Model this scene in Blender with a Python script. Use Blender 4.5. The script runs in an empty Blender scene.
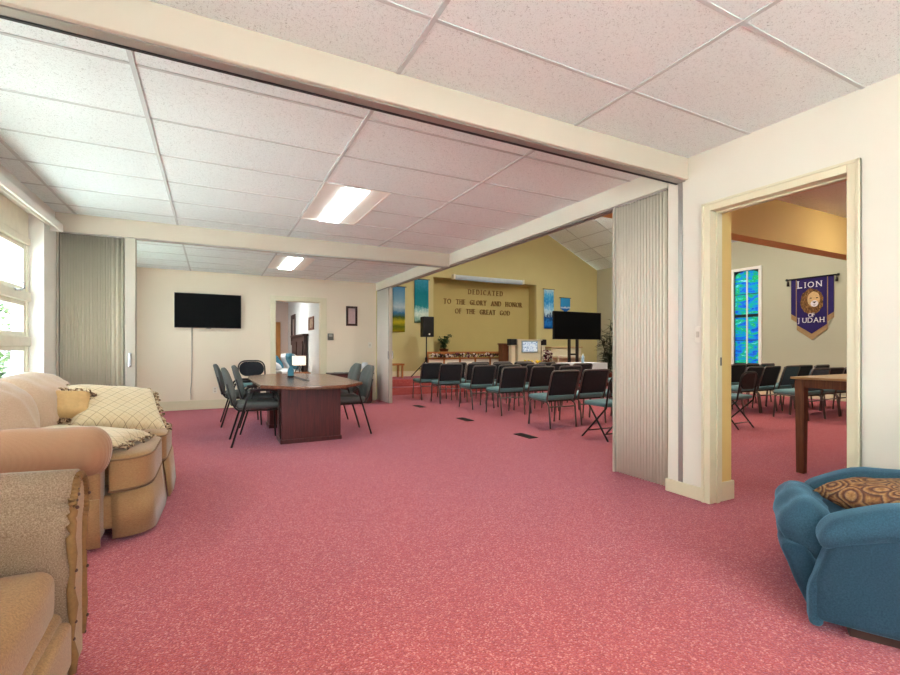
import bpy, bmesh, math, random
from mathutils import Vector, Matrix, Euler, noise as mnoise
random.seed(7)
PI = math.pi
SC = bpy.context.scene
COL = SC.collection
H = 1.121            # eye height of the camera above the carpet
CEIL = 2.57          # ceiling height

# ------------------------------------------------------------------ colours and materials
def lin(c):
    return c / 12.92 if c <= 0.04045 else ((c + 0.055) / 1.055) ** 2.4
def rgb(r, g, b):
    return (lin(r / 255), lin(g / 255), lin(b / 255), 1)
MATS = {}
class NT:
    """tiny wrapper that builds a Principled material node by node"""
    def __init__(s, name, col, rough=0.6, metal=0.0, spec=0.3):
        s.m = bpy.data.materials.new(name); s.m.use_nodes = True
        s.t = s.m.node_tree; s.n = s.t.nodes; s.l = s.t.links
        s.b = s.n['Principled BSDF']
        s.b.inputs['Base Color'].default_value = col
        s.b.inputs['Roughness'].default_value = rough
        s.b.inputs['Metallic'].default_value = metal
        s.b.inputs['Specular IOR Level'].default_value = spec
        s.m.diffuse_color = col
        MATS[name] = s.m
    def node(s, typ, **kw):
        n = s.n.new(typ)
        for k, v in kw.items():
            if k in n.inputs: n.inputs[k].default_value = v
            else: setattr(n, k, v)
        return n
    def coord(s, scale=(1, 1, 1), rot=(0, 0, 0), gen=False, loc=(0, 0, 0)):
        c = s.node('ShaderNodeTexCoord'); mp = s.node('ShaderNodeMapping')
        mp.inputs['Scale'].default_value = scale; mp.inputs['Rotation'].default_value = rot
        mp.inputs['Location'].default_value = loc
        s.l.new(c.outputs['Generated' if gen else 'Object'], mp.inputs['Vector'])
        return mp.outputs['Vector']
    def noise(s, vec, scale, detail=3, rough=0.6, dist=0):
        n = s.node('ShaderNodeTexNoise', Scale=scale, Detail=detail, Roughness=rough, Distortion=dist)
        s.l.new(vec, n.inputs['Vector']); return n.outputs['Fac']
    def ramp(s, fac, stops, interp='LINEAR'):
        r = s.node('ShaderNodeValToRGB'); cr = r.color_ramp; cr.interpolation = interp
        while len(cr.elements) < len(stops): cr.elements.new(0.5)
        for e, (p, c) in zip(cr.elements, stops):
            e.position = p; e.color = c
        s.l.new(fac, r.inputs['Fac']); return r.outputs['Color']
    def mix(s, fac, a, b, typ='MIX'):
        n = s.node('ShaderNodeMix', data_type='RGBA', blend_type=typ)
        for sock, v in ((n.inputs['Factor'], fac), (n.inputs['A'] if False else n.inputs[6], a), (n.inputs[7], b)):
            if hasattr(v, 'is_output'): s.l.new(v, sock)
            else: sock.default_value = v
        return n.outputs[2]
    def math(s, op, a, b=0.0):
        n = s.node('ShaderNodeMath', operation=op)
        for i, v in enumerate((a, b)):
            if hasattr(v, 'is_output'): s.l.new(v, n.inputs[i])
            else: n.inputs[i].default_value = v
        return n.outputs[0]
    def sep(s, vec):
        n = s.node('ShaderNodeSeparateXYZ'); s.l.new(vec, n.inputs[0]); return n.outputs
    def base(s, out): s.l.new(out, s.b.inputs['Base Color'])
    def bump(s, h, strength=0.3, dist=0.01):
        b = s.node('ShaderNodeBump', Strength=strength, Distance=dist)
        s.l.new(h, b.inputs['Height']); s.l.new(b.outputs['Normal'], s.b.inputs['Normal'])

def plain(name, col, rough=0.6, metal=0.0, spec=0.3, var=0.06, scale=6.0, bump=0.0, bscale=200):
    """one colour with a slight real mottling"""
    t = NT(name, col, rough, metal, spec)
    v = t.coord()
    if var > 0:
        f = t.noise(v, scale)
        lo = tuple(c * (1 - var) for c in col[:3]) + (1,); hi = tuple(min(1, c * (1 + var)) for c in col[:3]) + (1,)
        t.base(t.ramp(f, [(0.3, lo), (0.7, hi)]))
    if bump > 0:
        t.bump(t.noise(v, bscale, 2), bump, 0.004)
    return t.m
def emit(name, col, strength):
    t = NT(name, col, 0.4)
    t.b.inputs['Emission Color'].default_value = col
    t.b.inputs['Emission Strength'].default_value = strength
    return t.m

# ------------------------------------------------------------------ mesh builder
class MB:
    def __init__(s): s.v = []; s.f = []; s.sm = []; s.M = Matrix.Identity(4)
    def _add(s, vs, fs, smooth=False):
        o = len(s.v)
        s.v += [tuple(s.M @ Vector(p)) for p in vs]
        s.f += [tuple(i + o for i in f) for f in fs]
        s.sm += [smooth] * len(fs)
        return s
    def box(s, x0, x1, y0, y1, z0, z1):
        vs = [(x, y, z) for z in (z0, z1) for y in (y0, y1) for x in (x0, x1)]
        return s._add(vs, [(0, 2, 3, 1), (4, 5, 7, 6), (0, 1, 5, 4), (2, 6, 7, 3), (0, 4, 6, 2), (1, 3, 7, 5)])
    def cbox(s, c, d, rot=None):
        m = s.M
        s.M = m @ Matrix.Translation(c) @ (rot.to_matrix().to_4x4() if rot else Matrix.Identity(4))
        s.box(-d[0] / 2, d[0] / 2, -d[1] / 2, d[1] / 2, -d[2] / 2, d[2] / 2); s.M = m
        return s
    def rbox(s, c, d, r, n=8, puff=(0, 0, 0), rot=None, wr=0.0, wf=4.0, seed=0.0, fn=None):
        """rounded, optionally plump box"""
        h = [q / 2 for q in d]; r = min(r, min(h) * 0.999)
        m = s.M
        s.M = m @ Matrix.Translation(c) @ (rot.to_matrix().to_4x4() if rot else Matrix.Identity(4))
        idx = {}; vs = []; fs = []
        def vid(p):
            k = tuple(round(q, 5) for q in p)
            if k not in idx: idx[k] = len(vs); vs.append(k)
            return idx[k]
        # non-uniform spacing so that the corners get vertices
        def line(hh):
            a = [-1 + 0.0, ]
            rr = r / hh
            pts = [-1, -1 + rr * 0.33, -1 + rr * 0.7] + [(-1 + rr) + (2 - 2 * rr) * i / n for i in range(n + 1)] + [1 - rr * 0.7, 1 - rr * 0.33, 1]
            return sorted(set(round(p, 6) for p in pts))
        L = [line(q) for q in h]
        for ax in range(3):
            u, w = (ax + 1) % 3, (ax + 2) % 3
            for sg in (-1, 1):
                for i in range(len(L[u]) - 1):
                    for j in range(len(L[w]) - 1):
                        q = []
                        for (a, b) in ((i, j), (i + 1, j), (i + 1, j + 1), (i, j + 1)):
                            p = [0, 0, 0]; p[ax] = sg; p[u] = L[u][a]; p[w] = L[w][b]; q.append(vid(p))
                        fs.append(tuple(q) if sg > 0 else tuple(reversed(q)))
        out = []
        for p in vs:
            P = [p[i] * h[i] for i in range(3)]
            core = [max(-(h[i] - r), min(h[i] - r, P[i])) for i in range(3)]
            dv = Vector([P[i] - core[i] for i in range(3)])
            if dv.length > 1e-9: dv = dv.normalized() * r
            Q = [core[i] + dv[i] for i in range(3)]
            for i in range(3):
                a, b = (i + 1) % 3, (i + 2) % 3
                k = max(0, 1 - p[a] ** 2) * max(0, 1 - p[b] ** 2)
                Q[i] += puff[i] * k * p[i]
            if wr:
                nv = mnoise.noise(Vector((Q[0] * wf + seed, Q[1] * wf, Q[2] * wf + seed)))
                Q = [Q[i] + wr * nv * (dv.normalized()[i] if dv.length > 1e-9 else 0) for i in range(3)]
            if fn: Q = fn(Q, p)
            out.append(Q)
        s._add(out, fs, True); s.M = m
        return s
    def tube(s, pts, r, n=8, closed=False, cap=True):
        pts = [Vector(p) for p in pts]; N = len(pts); rings = []
        rad = r if isinstance(r, (list, tuple)) else [r] * N
        up = None
        for i, p in enumerate(pts):
            if closed: t = pts[(i + 1) % N] - pts[i - 1]
            else: t = pts[min(i + 1, N - 1)] - pts[max(i - 1, 0)]
            t = t.normalized() if t.length > 1e-9 else Vector((0, 0, 1))
            if up is None:
                up = Vector((0, 0, 1)) if abs(t.z) < 0.9 else Vector((1, 0, 0))
            a = t.cross(up)
            if a.length < 1e-6: a = t.orthogonal()
            a.normalize(); b = a.cross(t).normalized(); up = b
            rings.append([p + (a * math.cos(2 * PI * k / n) + b * math.sin(2 * PI * k / n)) * rad[i] for k in range(n)])
        vs = [q for R in rings for q in R]; fs = []
        for i in range(N if closed else N - 1):
            j = (i + 1) % N
            for k in range(n):
                fs.append((i * n + k, i * n + (k + 1) % n, j * n + (k + 1) % n, j * n + k))
        s._add(vs, fs, True)
        if cap and not closed:
            o = len(s.v) - len(vs)
            s.f += [tuple(o + k for k in reversed(range(n))), tuple(o + (N - 1) * n + k for k in range(n))]; s.sm += [False, False]
        return s
    def lathe(s, prof, c=(0, 0, 0), n=24):
        vs = [(c[0] + r * math.cos(2 * PI * k / n), c[1] + r * math.sin(2 * PI * k / n), c[2] + z) for r, z in prof for k in range(n)]
        fs = []
        for i in range(len(prof) - 1):
            for k in range(n):
                fs.append((i * n + k, i * n + (k + 1) % n, (i + 1) * n + (k + 1) % n, (i + 1) * n + k))
        fs.append(tuple(reversed(range(n)))); fs.append(tuple((len(prof) - 1) * n + k for k in range(n)))
        return s._add(vs, fs, True)
    def prism(s, poly, a, b, axis='z', smooth=False):
        """polygon (2-D) pulled along an axis: z -> (x,y), y -> (x,z), x -> (y,z)"""
        def P(q, t):
            if axis == 'z': return (q[0], q[1], t)
            if axis == 'y': return (q[0], t, q[1])
            return (t, q[0], q[1])
        n = len(poly)
        vs = [P(q, a) for q in poly] + [P(q, b) for q in poly]
        fs = [tuple(reversed(range(n))), tuple(range(n, 2 * n))]
        for i in range(n): fs.append((i, (i + 1) % n, n + (i + 1) % n, n + i))
        o = len(s.f)
        s._add(vs, fs, False)
        if smooth:
            for i in range(o + 2, len(s.f)): s.sm[i] = True
        return s
    def ball(s, c, r, n=10, m=7):
        rr = r if isinstance(r, (tuple, list)) else (r, r, r)
        vs = [(c[0], c[1], c[2] - rr[2])]
        for i in range(1, m):
            t = -PI / 2 + PI * i / m
            for k in range(n):
                vs.append((c[0] + rr[0] * math.cos(t) * math.cos(2 * PI * k / n), c[1] + rr[1] * math.cos(t) * math.sin(2 * PI * k / n), c[2] + rr[2] * math.sin(t)))
        vs.append((c[0], c[1], c[2] + rr[2])); fs = []
        for k in range(n):
            fs.append((0, 1 + (k + 1) % n, 1 + k)); e = len(vs) - 1; b = 1 + (m - 2) * n
            fs.append((e, b + k, b + (k + 1) % n))
        for i in range(m - 2):
            for k in range(n):
                a = 1 + i * n
                fs.append((a + k, a + (k + 1) % n, a + n + (k + 1) % n, a + n + k))
        return s._add(vs, fs, True)
    def leaf(s, p, d, up, l, w):
        d = Vector(d).normalized(); sd = d.cross(Vector(up)); sd = sd.normalized() if sd.length > 1e-6 else d.orthogonal().normalized()
        p = Vector(p); nrm = sd.cross(d)
        a = p; b = p + d * l * 0.4 + sd * w / 2 + nrm * l * .05; c = p + d * l - nrm * l * .12; e = p + d * l * 0.4 - sd * w / 2 + nrm * l * .05; mdl = p + d * l * .45
        return s._add([a, b, c, e, mdl], [(0, 1, 4), (1, 2, 4), (2, 3, 4), (3, 0, 4)])
    def build(s, name, mat, parent=None, bevel=0.0, loc=None):
        me = bpy.data.meshes.new(name)
        me.from_pydata(s.v, [], s.f); me.update()
        me.polygons.foreach_set('use_smooth', s.sm)
        bm = bmesh.new(); bm.from_mesh(me); bmesh.ops.recalc_face_normals(bm, faces=bm.faces); bm.to_mesh(me); bm.free()
        o = bpy.data.objects.new(name, me); COL.objects.link(o)
        me.materials.append(MATS[mat] if isinstance(mat, str) else mat)
        if parent is not None: o.parent = parent
        if bevel:
            b = o.modifiers.new('bevel', 'BEVEL'); b.width = bevel; b.segments = 2; b.limit_method = 'ANGLE'
        return o

def thing(name, label, cat, loc=(0, 0, 0), rz=0.0, group=None):
    o = bpy.data.objects.new(name, None); COL.objects.link(o)
    o.empty_display_size = 0.1
    o.location = loc; o.rotation_euler = (0, 0, rz)
    return tag(o, label, cat, group)
def tag(o, label, cat, group=None, kind=None):
    o['label'] = label; o['category'] = cat
    if group: o['group'] = group
    if kind: o['kind'] = kind
    return o
def struct(name, mb, mat, parent=None, bevel=0.0):
    o = mb.build(name, mat, parent, bevel)
    if parent is None: o['kind'] = 'structure'
    return o
def dup(root, loc, rz, label, group=None):
    r = root.copy(); COL.objects.link(r); r.location = loc; r.rotation_euler = (0, 0, rz); r['label'] = label
    if group: r['group'] = group
    for ch in list(root.children):
        c = ch.copy(); COL.objects.link(c); c.parent = r
        for g in list(ch.children):
            d = g.copy(); COL.objects.link(d); d.parent = c
    return r
def arc(cx, cy, r, a0, a1, n=8):
    return [(cx + r * math.cos(a0 + (a1 - a0) * i / n), cy + r * math.sin(a0 + (a1 - a0) * i / n)) for i in range(n + 1)]
def rrect(x0, x1, y0, y1, r, n=5):
    return arc(x1 - r, y1 - r, r, 0, PI / 2, n) + arc(x0 + r, y1 - r, r, PI / 2, PI, n) + arc(x0 + r, y0 + r, r, PI, 1.5 * PI, n) + arc(x1 - r, y0 + r, r, 1.5 * PI, 2 * PI, n)
def fillet(pts, r, n=5):
    """round the inner corners of a 3-D polyline"""
    pts = [Vector(p) for p in pts]; out = [pts[0]]
    for i in range(1, len(pts) - 1):
        a, b, c = pts[i - 1], pts[i], pts[i + 1]
        u = (a - b); w = (c - b); q = min(r, u.length * .49, w.length * .49)
        p0 = b + u.normalized() * q; p1 = b + w.normalized() * q
        for k in range(n + 1):
            t = k / n; out.append((1 - t) ** 2 * p0 + 2 * t * (1 - t) * b + t * t * p1)
    out.append(pts[-1]); return out
# ------------------------------------------------------------------ materials
def make_materials():
    # carpet: looped pile, rose red with pale flecks
    t = NT('carpet', rgb(196, 84, 92), 0.95, spec=0.1)
    v = t.coord()
    vo = t.node('ShaderNodeTexVoronoi', Scale=165.0); t.l.new(v, vo.inputs['Vector'])
    cells = t.sep(vo.outputs['Color'])
    c1 = t.ramp(cells[0], [(0.0, rgb(144, 62, 58)), (0.42, rgb(164, 74, 71)), (0.72, rgb(174, 86, 82)), (0.9, rgb(190, 110, 104)), (1.0, rgb(208, 144, 136))])
    big = t.noise(v, 1.3, 4, 0.6)
    c2 = t.mix(t.math('MULTIPLY', big, 0.35), c1, rgb(162, 72, 70))
    t.base(c2)
    t.bump(t.math('SUBTRACT', 1.0, vo.outputs['Distance']), 0.6, 0.006)
    t.b.inputs['Sheen Weight'].default_value = 0.3
    t.b.inputs['Sheen Roughness'].default_value = 0.4
    t.b.inputs['Sheen Tint'].default_value = rgb(215, 200, 250)  # lilac tint puts bluish window glare into the sheen colour
    # ceiling tile with fissures
    t = NT('ceiling_tile', rgb(238, 236, 232), 0.9, spec=0.1)
    v = t.coord()
    n1 = t.noise(v, 105, 3, 0.6, 1.8)
    pits = t.ramp(n1, [(0.345, (0.0, 0.0, 0.0, 1)), (0.425, (1, 1, 1, 1))])
    t.base(t.mix(pits, rgb(178, 188, 188), rgb(236, 247, 247)))
    t.bump(pits, 0.35, 0.004)
    plain('grid_bar', rgb(200, 208, 208), 0.85, var=0.02)
    plain('cream_wall', rgb(227, 221, 206), 0.75, var=0.012, scale=2, bump=0.05, bscale=90)
    plain('peach_wall', rgb(233, 220, 198), 0.75, var=0.012, scale=2, bump=0.05, bscale=90)
    plain('beam_paint', rgb(200, 190, 173), 0.6, var=0.015, scale=3)
    plain('white_paint', rgb(240, 238, 230), 0.45, var=0.01)
    plain('side_beam_paint', rgb(224, 222, 206), 0.55, var=0.01)
    plain('trim_cream', rgb(220, 211, 180), 0.35, spec=0.5, var=0.01)
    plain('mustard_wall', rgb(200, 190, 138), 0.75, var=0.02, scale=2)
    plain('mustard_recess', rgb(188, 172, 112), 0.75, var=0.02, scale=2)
    plain('screen_case', rgb(196, 210, 220), 0.45)
    plain('gold_wall', rgb(222, 192, 124), 0.7, var=0.02, scale=2)
    plain('sage_wall', rgb(184, 182, 158), 0.75, var=0.015, scale=2)
    plain('track_metal', rgb(168, 164, 156), 0.35, 0.6, var=0.03)
    plain('white_wall', rgb(220, 228, 228), 0.8, var=0.01)
    plain('pink_wall', rgb(200, 184, 174), 0.8, var=0.01)
    plain('black_screen', rgb(6, 6, 7), 0.55, spec=0.05, var=0)
    plain('black_plastic', rgb(22, 22, 24), 0.45, var=0.05)
    plain('speaker_black', rgb(26, 29, 33), 0.6, var=0.08)
    plain('white_plastic', rgb(232, 226, 210), 0.4, var=0.01)
    plain('grey_plastic', rgb(104, 100, 92), 0.4, var=0.02)
    plain('chrome', rgb(190, 190, 192), 0.22, 0.9, var=0.02)
    plain('chair_metal', rgb(112, 108, 104), 0.38, 0.55, var=0.05)
    plain('dark_metal', rgb(52, 48, 47), 0.42, 0.4, var=0.05)
    plain('teal_fabric', rgb(98, 130, 132), 0.9, var=0.10, scale=60, bump=0.2, bscale=400)
    plain('grey_teal_fabric', rgb(92, 95, 91), 0.9, var=0.10, scale=70, bump=0.2, bscale=400)
    plain('dark_back_fabric', rgb(40, 42, 46), 0.9, var=0.10, scale=50, bump=0.2, bscale=400)
    plain('teal_back_fabric', rgb(68, 88, 98), 0.9, var=0.10, scale=50, bump=0.2, bscale=400)
    plain('dark_panel', rgb(44, 40, 38), 0.5, 0.2, var=0.05)
    # woods
    def wood(name, a, b, c, scale, rough, rot=(0, 0, 0), spec=0.4):
        t = NT(name, b, rough, spec=spec)
        v = t.coord(scale=scale, rot=rot)
        f = t.noise(v, 3.0, 6, 0.65, 0.8)
        t.base(t.ramp(f, [(0.3, a), (0.5, b), (0.72, c)]))
        return t
    wood('mahogany', rgb(58, 20, 20), rgb(80, 30, 28), rgb(98, 42, 36), (22, 22, 1.2), 0.35)
    wood('table_top_wood', rgb(88, 50, 34), rgb(112, 70, 48), rgb(132, 88, 62), (20, 1.2, 20), 0.22, spec=0.6)
    wood('walnut', rgb(74, 40, 24), rgb(104, 62, 38), rgb(128, 82, 52), (16, 16, 1.2), 0.45)
    wood('light_wood_top', rgb(168, 132, 90), rgb(192, 158, 114), rgb(206, 176, 134), (16, 1.2, 16), 0.35)
    wood('dark_wood', rgb(38, 24, 20), rgb(56, 36, 30), rgb(72, 48, 40), (2, 14, 14), 0.5)
    wood('oak', rgb(140, 84, 40), rgb(166, 104, 54), rgb(186, 126, 70), (1.2, 14, 14), 0.45)
    # sofa: tan ribbed fabric
    for nm, a, b, rot in (('sofa_ribbed', rgb(150, 108, 80), rgb(176, 134, 104), 0.0), ('sofa_plain', rgb(136, 100, 66), rgb(166, 128, 90), 0.0), ('sofa_back', rgb(188, 156, 130), rgb(214, 186, 160), 0.0)):
        t = NT(nm, b, 0.85, spec=0.15)
        v = t.coord()
        if nm == 'sofa_ribbed':
            w = t.node('ShaderNodeTexWave', Scale=70.0, Distortion=1.0, Detail=2.0); t.l.new(v, w.inputs['Vector'])
            w.bands_direction = 'X'; f = w.outputs['Fac']
        else:
            f = t.noise(t.coord(scale=(90, 90, 300)), 1.0, 2)
        t.base(t.ramp(f, [(0.2, a), (0.8, b)]))
        t.bump(f, 0.25, 0.004)
        t.b.inputs['Sheen Weight'].default_value = 0.35; t.b.inputs['Sheen Roughness'].default_value = 0.35
    # the near armchair: chenille grey-tan
    t = NT('armchair_fabric', rgb(150, 126, 104), 0.85, spec=0.15)
    v = t.coord(); f = t.noise(v, 240, 3, 0.7)
    g = t.noise(v, 6, 2)
    t.base(t.mix(t.math('MULTIPLY', g, 0.5), t.ramp(f, [(0.35, rgb(108, 84, 64)), (0.65, rgb(172, 148, 128))]), rgb(120, 90, 60)))
    t.bump(f, 0.3, 0.003)
    t.b.inputs['Sheen Weight'].default_value = 0.2; t.b.inputs['Sheen Roughness'].default_value = 0.3
    t = NT('armchair_tan', rgb(164, 118, 66), 0.85, spec=0.15)
    v = t.coord(); f = t.noise(v, 160, 3, 0.7)
    t.base(t.ramp(f, [(0.3, rgb(130, 92, 54)), (0.7, rgb(164, 122, 78))])); t.bump(f, 0.25, 0.003)
    t.b.inputs['Sheen Weight'].default_value = 0.2
    plain('gimp_tan', rgb(124, 88, 50), 0.8, var=0.15, scale=80)
    plain('nail_brown', rgb(66, 34, 22), 0.5, var=0)
    t = NT('fringe_brown', rgb(112, 82, 60), 0.85); t.base(t.ramp(t.noise(t.coord(), 38, 2), [(0.40, rgb(74, 50, 34)), (0.5, rgb(150, 116, 84)), (0.6, rgb(214, 192, 160))]))
    # plaid pillow: cream with thin diagonal dark lines
    t = NT('plaid', rgb(222, 200, 166), 0.8, spec=0.15)
    v = t.coord(scale=(1, 1, 1), rot=(0, 0, 0.72))
    x, y, z = t.sep(v)
    def lines(c, period, w):
        m = t.math('FRACT', t.math('MULTIPLY', c, 1 / period)); return t.math('LESS_THAN', m, w)
    l1 = t.math('MAXIMUM', lines(x, 0.062, 0.05), lines(y, 0.062, 0.05))
    l2 = t.math('MAXIMUM', lines(x, 0.031, 0.12), lines(y, 0.031, 0.12))
    c0 = t.mix(t.math('MULTIPLY', l2, 0.35), rgb(208, 186, 150), rgb(184, 152, 106))
    t.base(t.mix(l1, c0, rgb(150, 128, 102))); t.b.inputs['Sheen Weight'].default_value = 0.3
    plain('piping_brown', rgb(124, 92, 66), 0.85)
    plain('window_paint', rgb(242, 238, 218), 0.4)
    plain('pillow_gold', rgb(190, 152, 102), 0.8, var=0.08, scale=30)
    # paisley pillow
    t = NT('paisley', rgb(150, 100, 60), 0.8, spec=0.15)
    v = t.coord(); n = t.node('ShaderNodeTexNoise', Scale=9.0, Detail=1.0); t.l.new(v, n.inputs['Vector'])
    vm = t.node('ShaderNodeMix', data_type='VECTOR'); vm.inputs[0].default_value = 0.06
    t.l.new(v, vm.inputs[4]); t.l.new(n.outputs['Color'], vm.inputs[5])
    vo = t.node('ShaderNodeTexVoronoi', Scale=13.0); t.l.new(vm.outputs[1], vo.inputs['Vector'])
    s1 = t.math('FRACT', t.math('MULTIPLY', vo.outputs['Distance'], 4.5))
    c = t.ramp(s1, [(0.0, rgb(82, 52, 42)), (0.3, rgb(112, 72, 52)), (0.5, rgb(156, 112, 70)), (0.75, rgb(176, 136, 92)), (1.0, rgb(112, 84, 78))])
    d = t.ramp(t.noise(v, 70, 3, 0.7), [(0.4, (0.6, 0.55, 0.55, 1)), (0.6, (1, 1, 1, 1))])
    t.base(t.mix(1.0, c, d, 'MULTIPLY'))
    # blue recliner velour
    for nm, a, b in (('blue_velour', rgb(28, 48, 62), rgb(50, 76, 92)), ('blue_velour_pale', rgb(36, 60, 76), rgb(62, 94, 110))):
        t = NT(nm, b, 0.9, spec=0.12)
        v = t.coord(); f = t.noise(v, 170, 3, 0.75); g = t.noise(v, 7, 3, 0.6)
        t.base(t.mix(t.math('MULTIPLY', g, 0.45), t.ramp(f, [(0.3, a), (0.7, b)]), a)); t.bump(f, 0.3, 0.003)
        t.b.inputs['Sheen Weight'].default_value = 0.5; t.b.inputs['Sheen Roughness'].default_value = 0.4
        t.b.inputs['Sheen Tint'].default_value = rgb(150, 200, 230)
    plain('dark_base', rgb(62, 40, 34), 0.5)
    # folding partition vinyl
    t = NT('partition_vinyl', rgb(208, 200, 182), 0.6, spec=0.3)
    v = t.coord(scale=(400, 400, 6)); f = t.noise(v, 1.0, 2)
    t.base(t.ramp(f, [(0.3, rgb(222, 213, 196)), (0.7, rgb(236, 229, 213))])); t.bump(f, 0.1, 0.002)
    plain('partition_post', rgb(182, 174, 160), 0.4, 0.1, var=0.02)
    plain('partition_white', rgb(232, 226, 214), 0.5, var=0.01)
    # stained glass; its own glow stands in for daylight behind the pane
    t = NT('stained_glass', rgb(30, 90, 170), 0.15, spec=0.5)
    v = t.coord(scale=(1, 1.0, 1.0)); a = t.noise(t.coord(scale=(1, 1.3, 3.4)), 2.4, 5, 0.6, 0.8)
    c = t.ramp(a, [(0.28, rgb(8, 30, 150)), (0.42, rgb(20, 100, 215)), (0.5, rgb(10, 150, 170)), (0.58, rgb(30, 165, 60)), (0.66, rgb(60, 190, 215)), (0.74, rgb(220, 250, 250))])
    t.base(c); t.l.new(c, t.b.inputs['Emission Color']); t.b.inputs['Emission Strength'].default_value = 0.3
    plain('lead', rgb(16, 26, 34), 0.5)
    # window glass: thin clear pane
    m = bpy.data.materials.new('clear_glass'); m.use_nodes = True; n = m.node_tree.nodes; n.clear(); l = m.node_tree.links
    o = n.new('ShaderNodeOutputMaterial'); mx = n.new('ShaderNodeMixShader'); tr = n.new('ShaderNodeBsdfTransparent'); gl = n.new('ShaderNodeBsdfGlossy'); fr = n.new('ShaderNodeLayerWeight'); pw = n.new('ShaderNodeMath'); pw.operation = 'POWER'; pw.inputs[1].default_value = 4.0; ml = n.new('ShaderNodeMath'); ml.operation = 'MULTIPLY_ADD'; ml.inputs[1].default_value = .45; ml.inputs[2].default_value = .03
    tr.inputs[0].default_value = (0.93, 0.96, 0.95, 1); gl.inputs['Roughness'].default_value = 0.02; fr.inputs[0].default_value = .5; l.new(fr.outputs['Facing'], pw.inputs[0]); l.new(pw.outputs[0], ml.inputs[0])
    l.new(ml.outputs[0], mx.inputs[0]); l.new(tr.outputs[0], mx.inputs[1]); l.new(gl.outputs[0], mx.inputs[2]); l.new(mx.outputs[0], o.inputs[0])
    MATS['clear_glass'] = m
    # lights
    emit('troffer_lens', (0.86, 1.0, 0.99, 1), 12.0)
    emit('warm_lens', (1.0, 0.90, 0.72, 1), 40.0)
    emit('lamp_shade_lit', (1.0, 0.86, 0.70, 1), 0.45)
    # banners: printed cloth, height along Z (generated)
    def printed(name, stops, wob=0.35, sc=(3, 1, 2), nsc=2.5):
        t = NT(name, stops[0][1], 0.8, spec=0.1)
        g = t.sep(t.coord(gen=True))[2]
        f = t.noise(t.coord(scale=sc), nsc, 4, 0.6)
        h = t.math('ADD', g, t.math('MULTIPLY', t.math('SUBTRACT', f, 0.5), wob))
        t.base(t.ramp(h, stops)); return t
    printed('banner_landscape', [(0.0, rgb(150, 146, 28)), (0.12, rgb(92, 106, 30)), (0.22, rgb(176, 164, 40)), (0.33, rgb(60, 84, 40)), (0.42, rgb(58, 110, 150)), (0.55, rgb(170, 190, 200)), (0.7, rgb(120, 160, 186)), (1.0, rgb(74, 130, 170))], 0.12, (4, 1, 6))
    printed('banner_teal', [(0.0, rgb(70, 100, 70)), (0.1, rgb(150, 190, 180)), (0.2, rgb(216, 230, 220)), (0.3, rgb(150, 196, 196)), (0.38, rgb(40, 130, 140)), (0.7, rgb(28, 120, 134)), (1.0, rgb(60, 140, 170))], 0.35, (5, 1, 4), 3)
    printed('banner_water', [(0.0, rgb(20, 90, 170)), (0.15, rgb(40, 120, 200)), (0.3, rgb(20, 60, 110)), (0.42, rgb(190, 220, 235)), (0.55, rgb(120, 190, 230)), (0.7, rgb(40, 140, 210)), (0.85, rgb(90, 180, 225)), (1.0, rgb(180, 215, 230))], 0.6, (4, 1, 3), 3)
    printed('banner_pennant', [(0.0, rgb(24, 90, 170)), (0.25, rgb(36, 110, 190)), (0.32, rgb(200, 220, 235)), (0.4, rgb(50, 140, 200)), (1.0, rgb(60, 150, 205))], 0.3, (4, 1, 3))
    plain('purple_cloth', rgb(40, 28, 88), 0.8, var=0.08, scale=12)
    plain('gold_cloth', rgb(160, 130, 92), 0.8, var=0.08, scale=20)
    plain('letter_white', rgb(226, 222, 226), 0.6, var=0)
    plain('letter_bronze', rgb(136, 106, 60), 0.45, 0.3, var=0)
    t = NT('mane', rgb(150, 100, 50), 0.85)
    t.base(t.ramp(t.noise(t.coord(scale=(1, 26, 10)), 1.5, 4, 0.6, 1.0), [(0.35, rgb(46, 30, 22)), (0.55, rgb(128, 88, 46)), (0.75, rgb(190, 150, 92))]))
    plain('lion_fur', rgb(206, 170, 120), 0.85, var=0.15, scale=20)
    plain('lion_dark', rgb(52, 36, 26), 0.8, var=0)
    # plants and flowers
    plain('leaf_green', rgb(62, 88, 50), 0.6, var=0.3, scale=9)
    plain('leaf_dark', rgb(46, 54, 36), 0.6, var=0.3, scale=9)
    plain('flower_white', rgb(220, 206, 196), 0.8, var=0.1)
    plain('flower_plum', rgb(110, 60, 70), 0.8, var=0.3, scale=30)
    plain('flower_yellow', rgb(244, 214, 70), 0.8, var=0.1)
    plain('pot_brown', rgb(104, 64, 40), 0.6)
    t = emit('monitor_on', rgb(170, 205, 235), 0.9)
    tt = NT('monitor_picture', rgb(190, 215, 238), 0.4)
    g = tt.sep(tt.coord(gen=True)); f = tt.noise(tt.coord(scale=(9, 1, 14)), 2.0, 3)
    c = tt.ramp(f, [(0.35, rgb(90, 130, 180)), (0.48, rgb(200, 222, 240)), (0.7, rgb(232, 240, 248))])
    tt.base(c); tt.l.new(c, tt.b.inputs['Emission Color']); tt.b.inputs['Emission Strength'].default_value = 0.15
    # bedroom
    plain('teal_cloth', rgb(70, 128, 148), 0.85, var=0.1)
    plain('white_cloth', rgb(222, 224, 226), 0.85, var=0.03)
    plain('grey_cloth', rgb(150, 146, 140), 0.85, var=0.08)
    plain('orange_curtain', rgb(214, 160, 96), 0.8, var=0.05)
    plain('picture_paper', rgb(196, 170, 168), 0.7, var=0.1, scale=20)
    plain('picture_tan', rgb(170, 150, 128), 0.7, var=0.3, scale=12)
    plain('mirror_glass', rgb(190, 196, 200), 0.08, 0.9, var=0)
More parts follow.
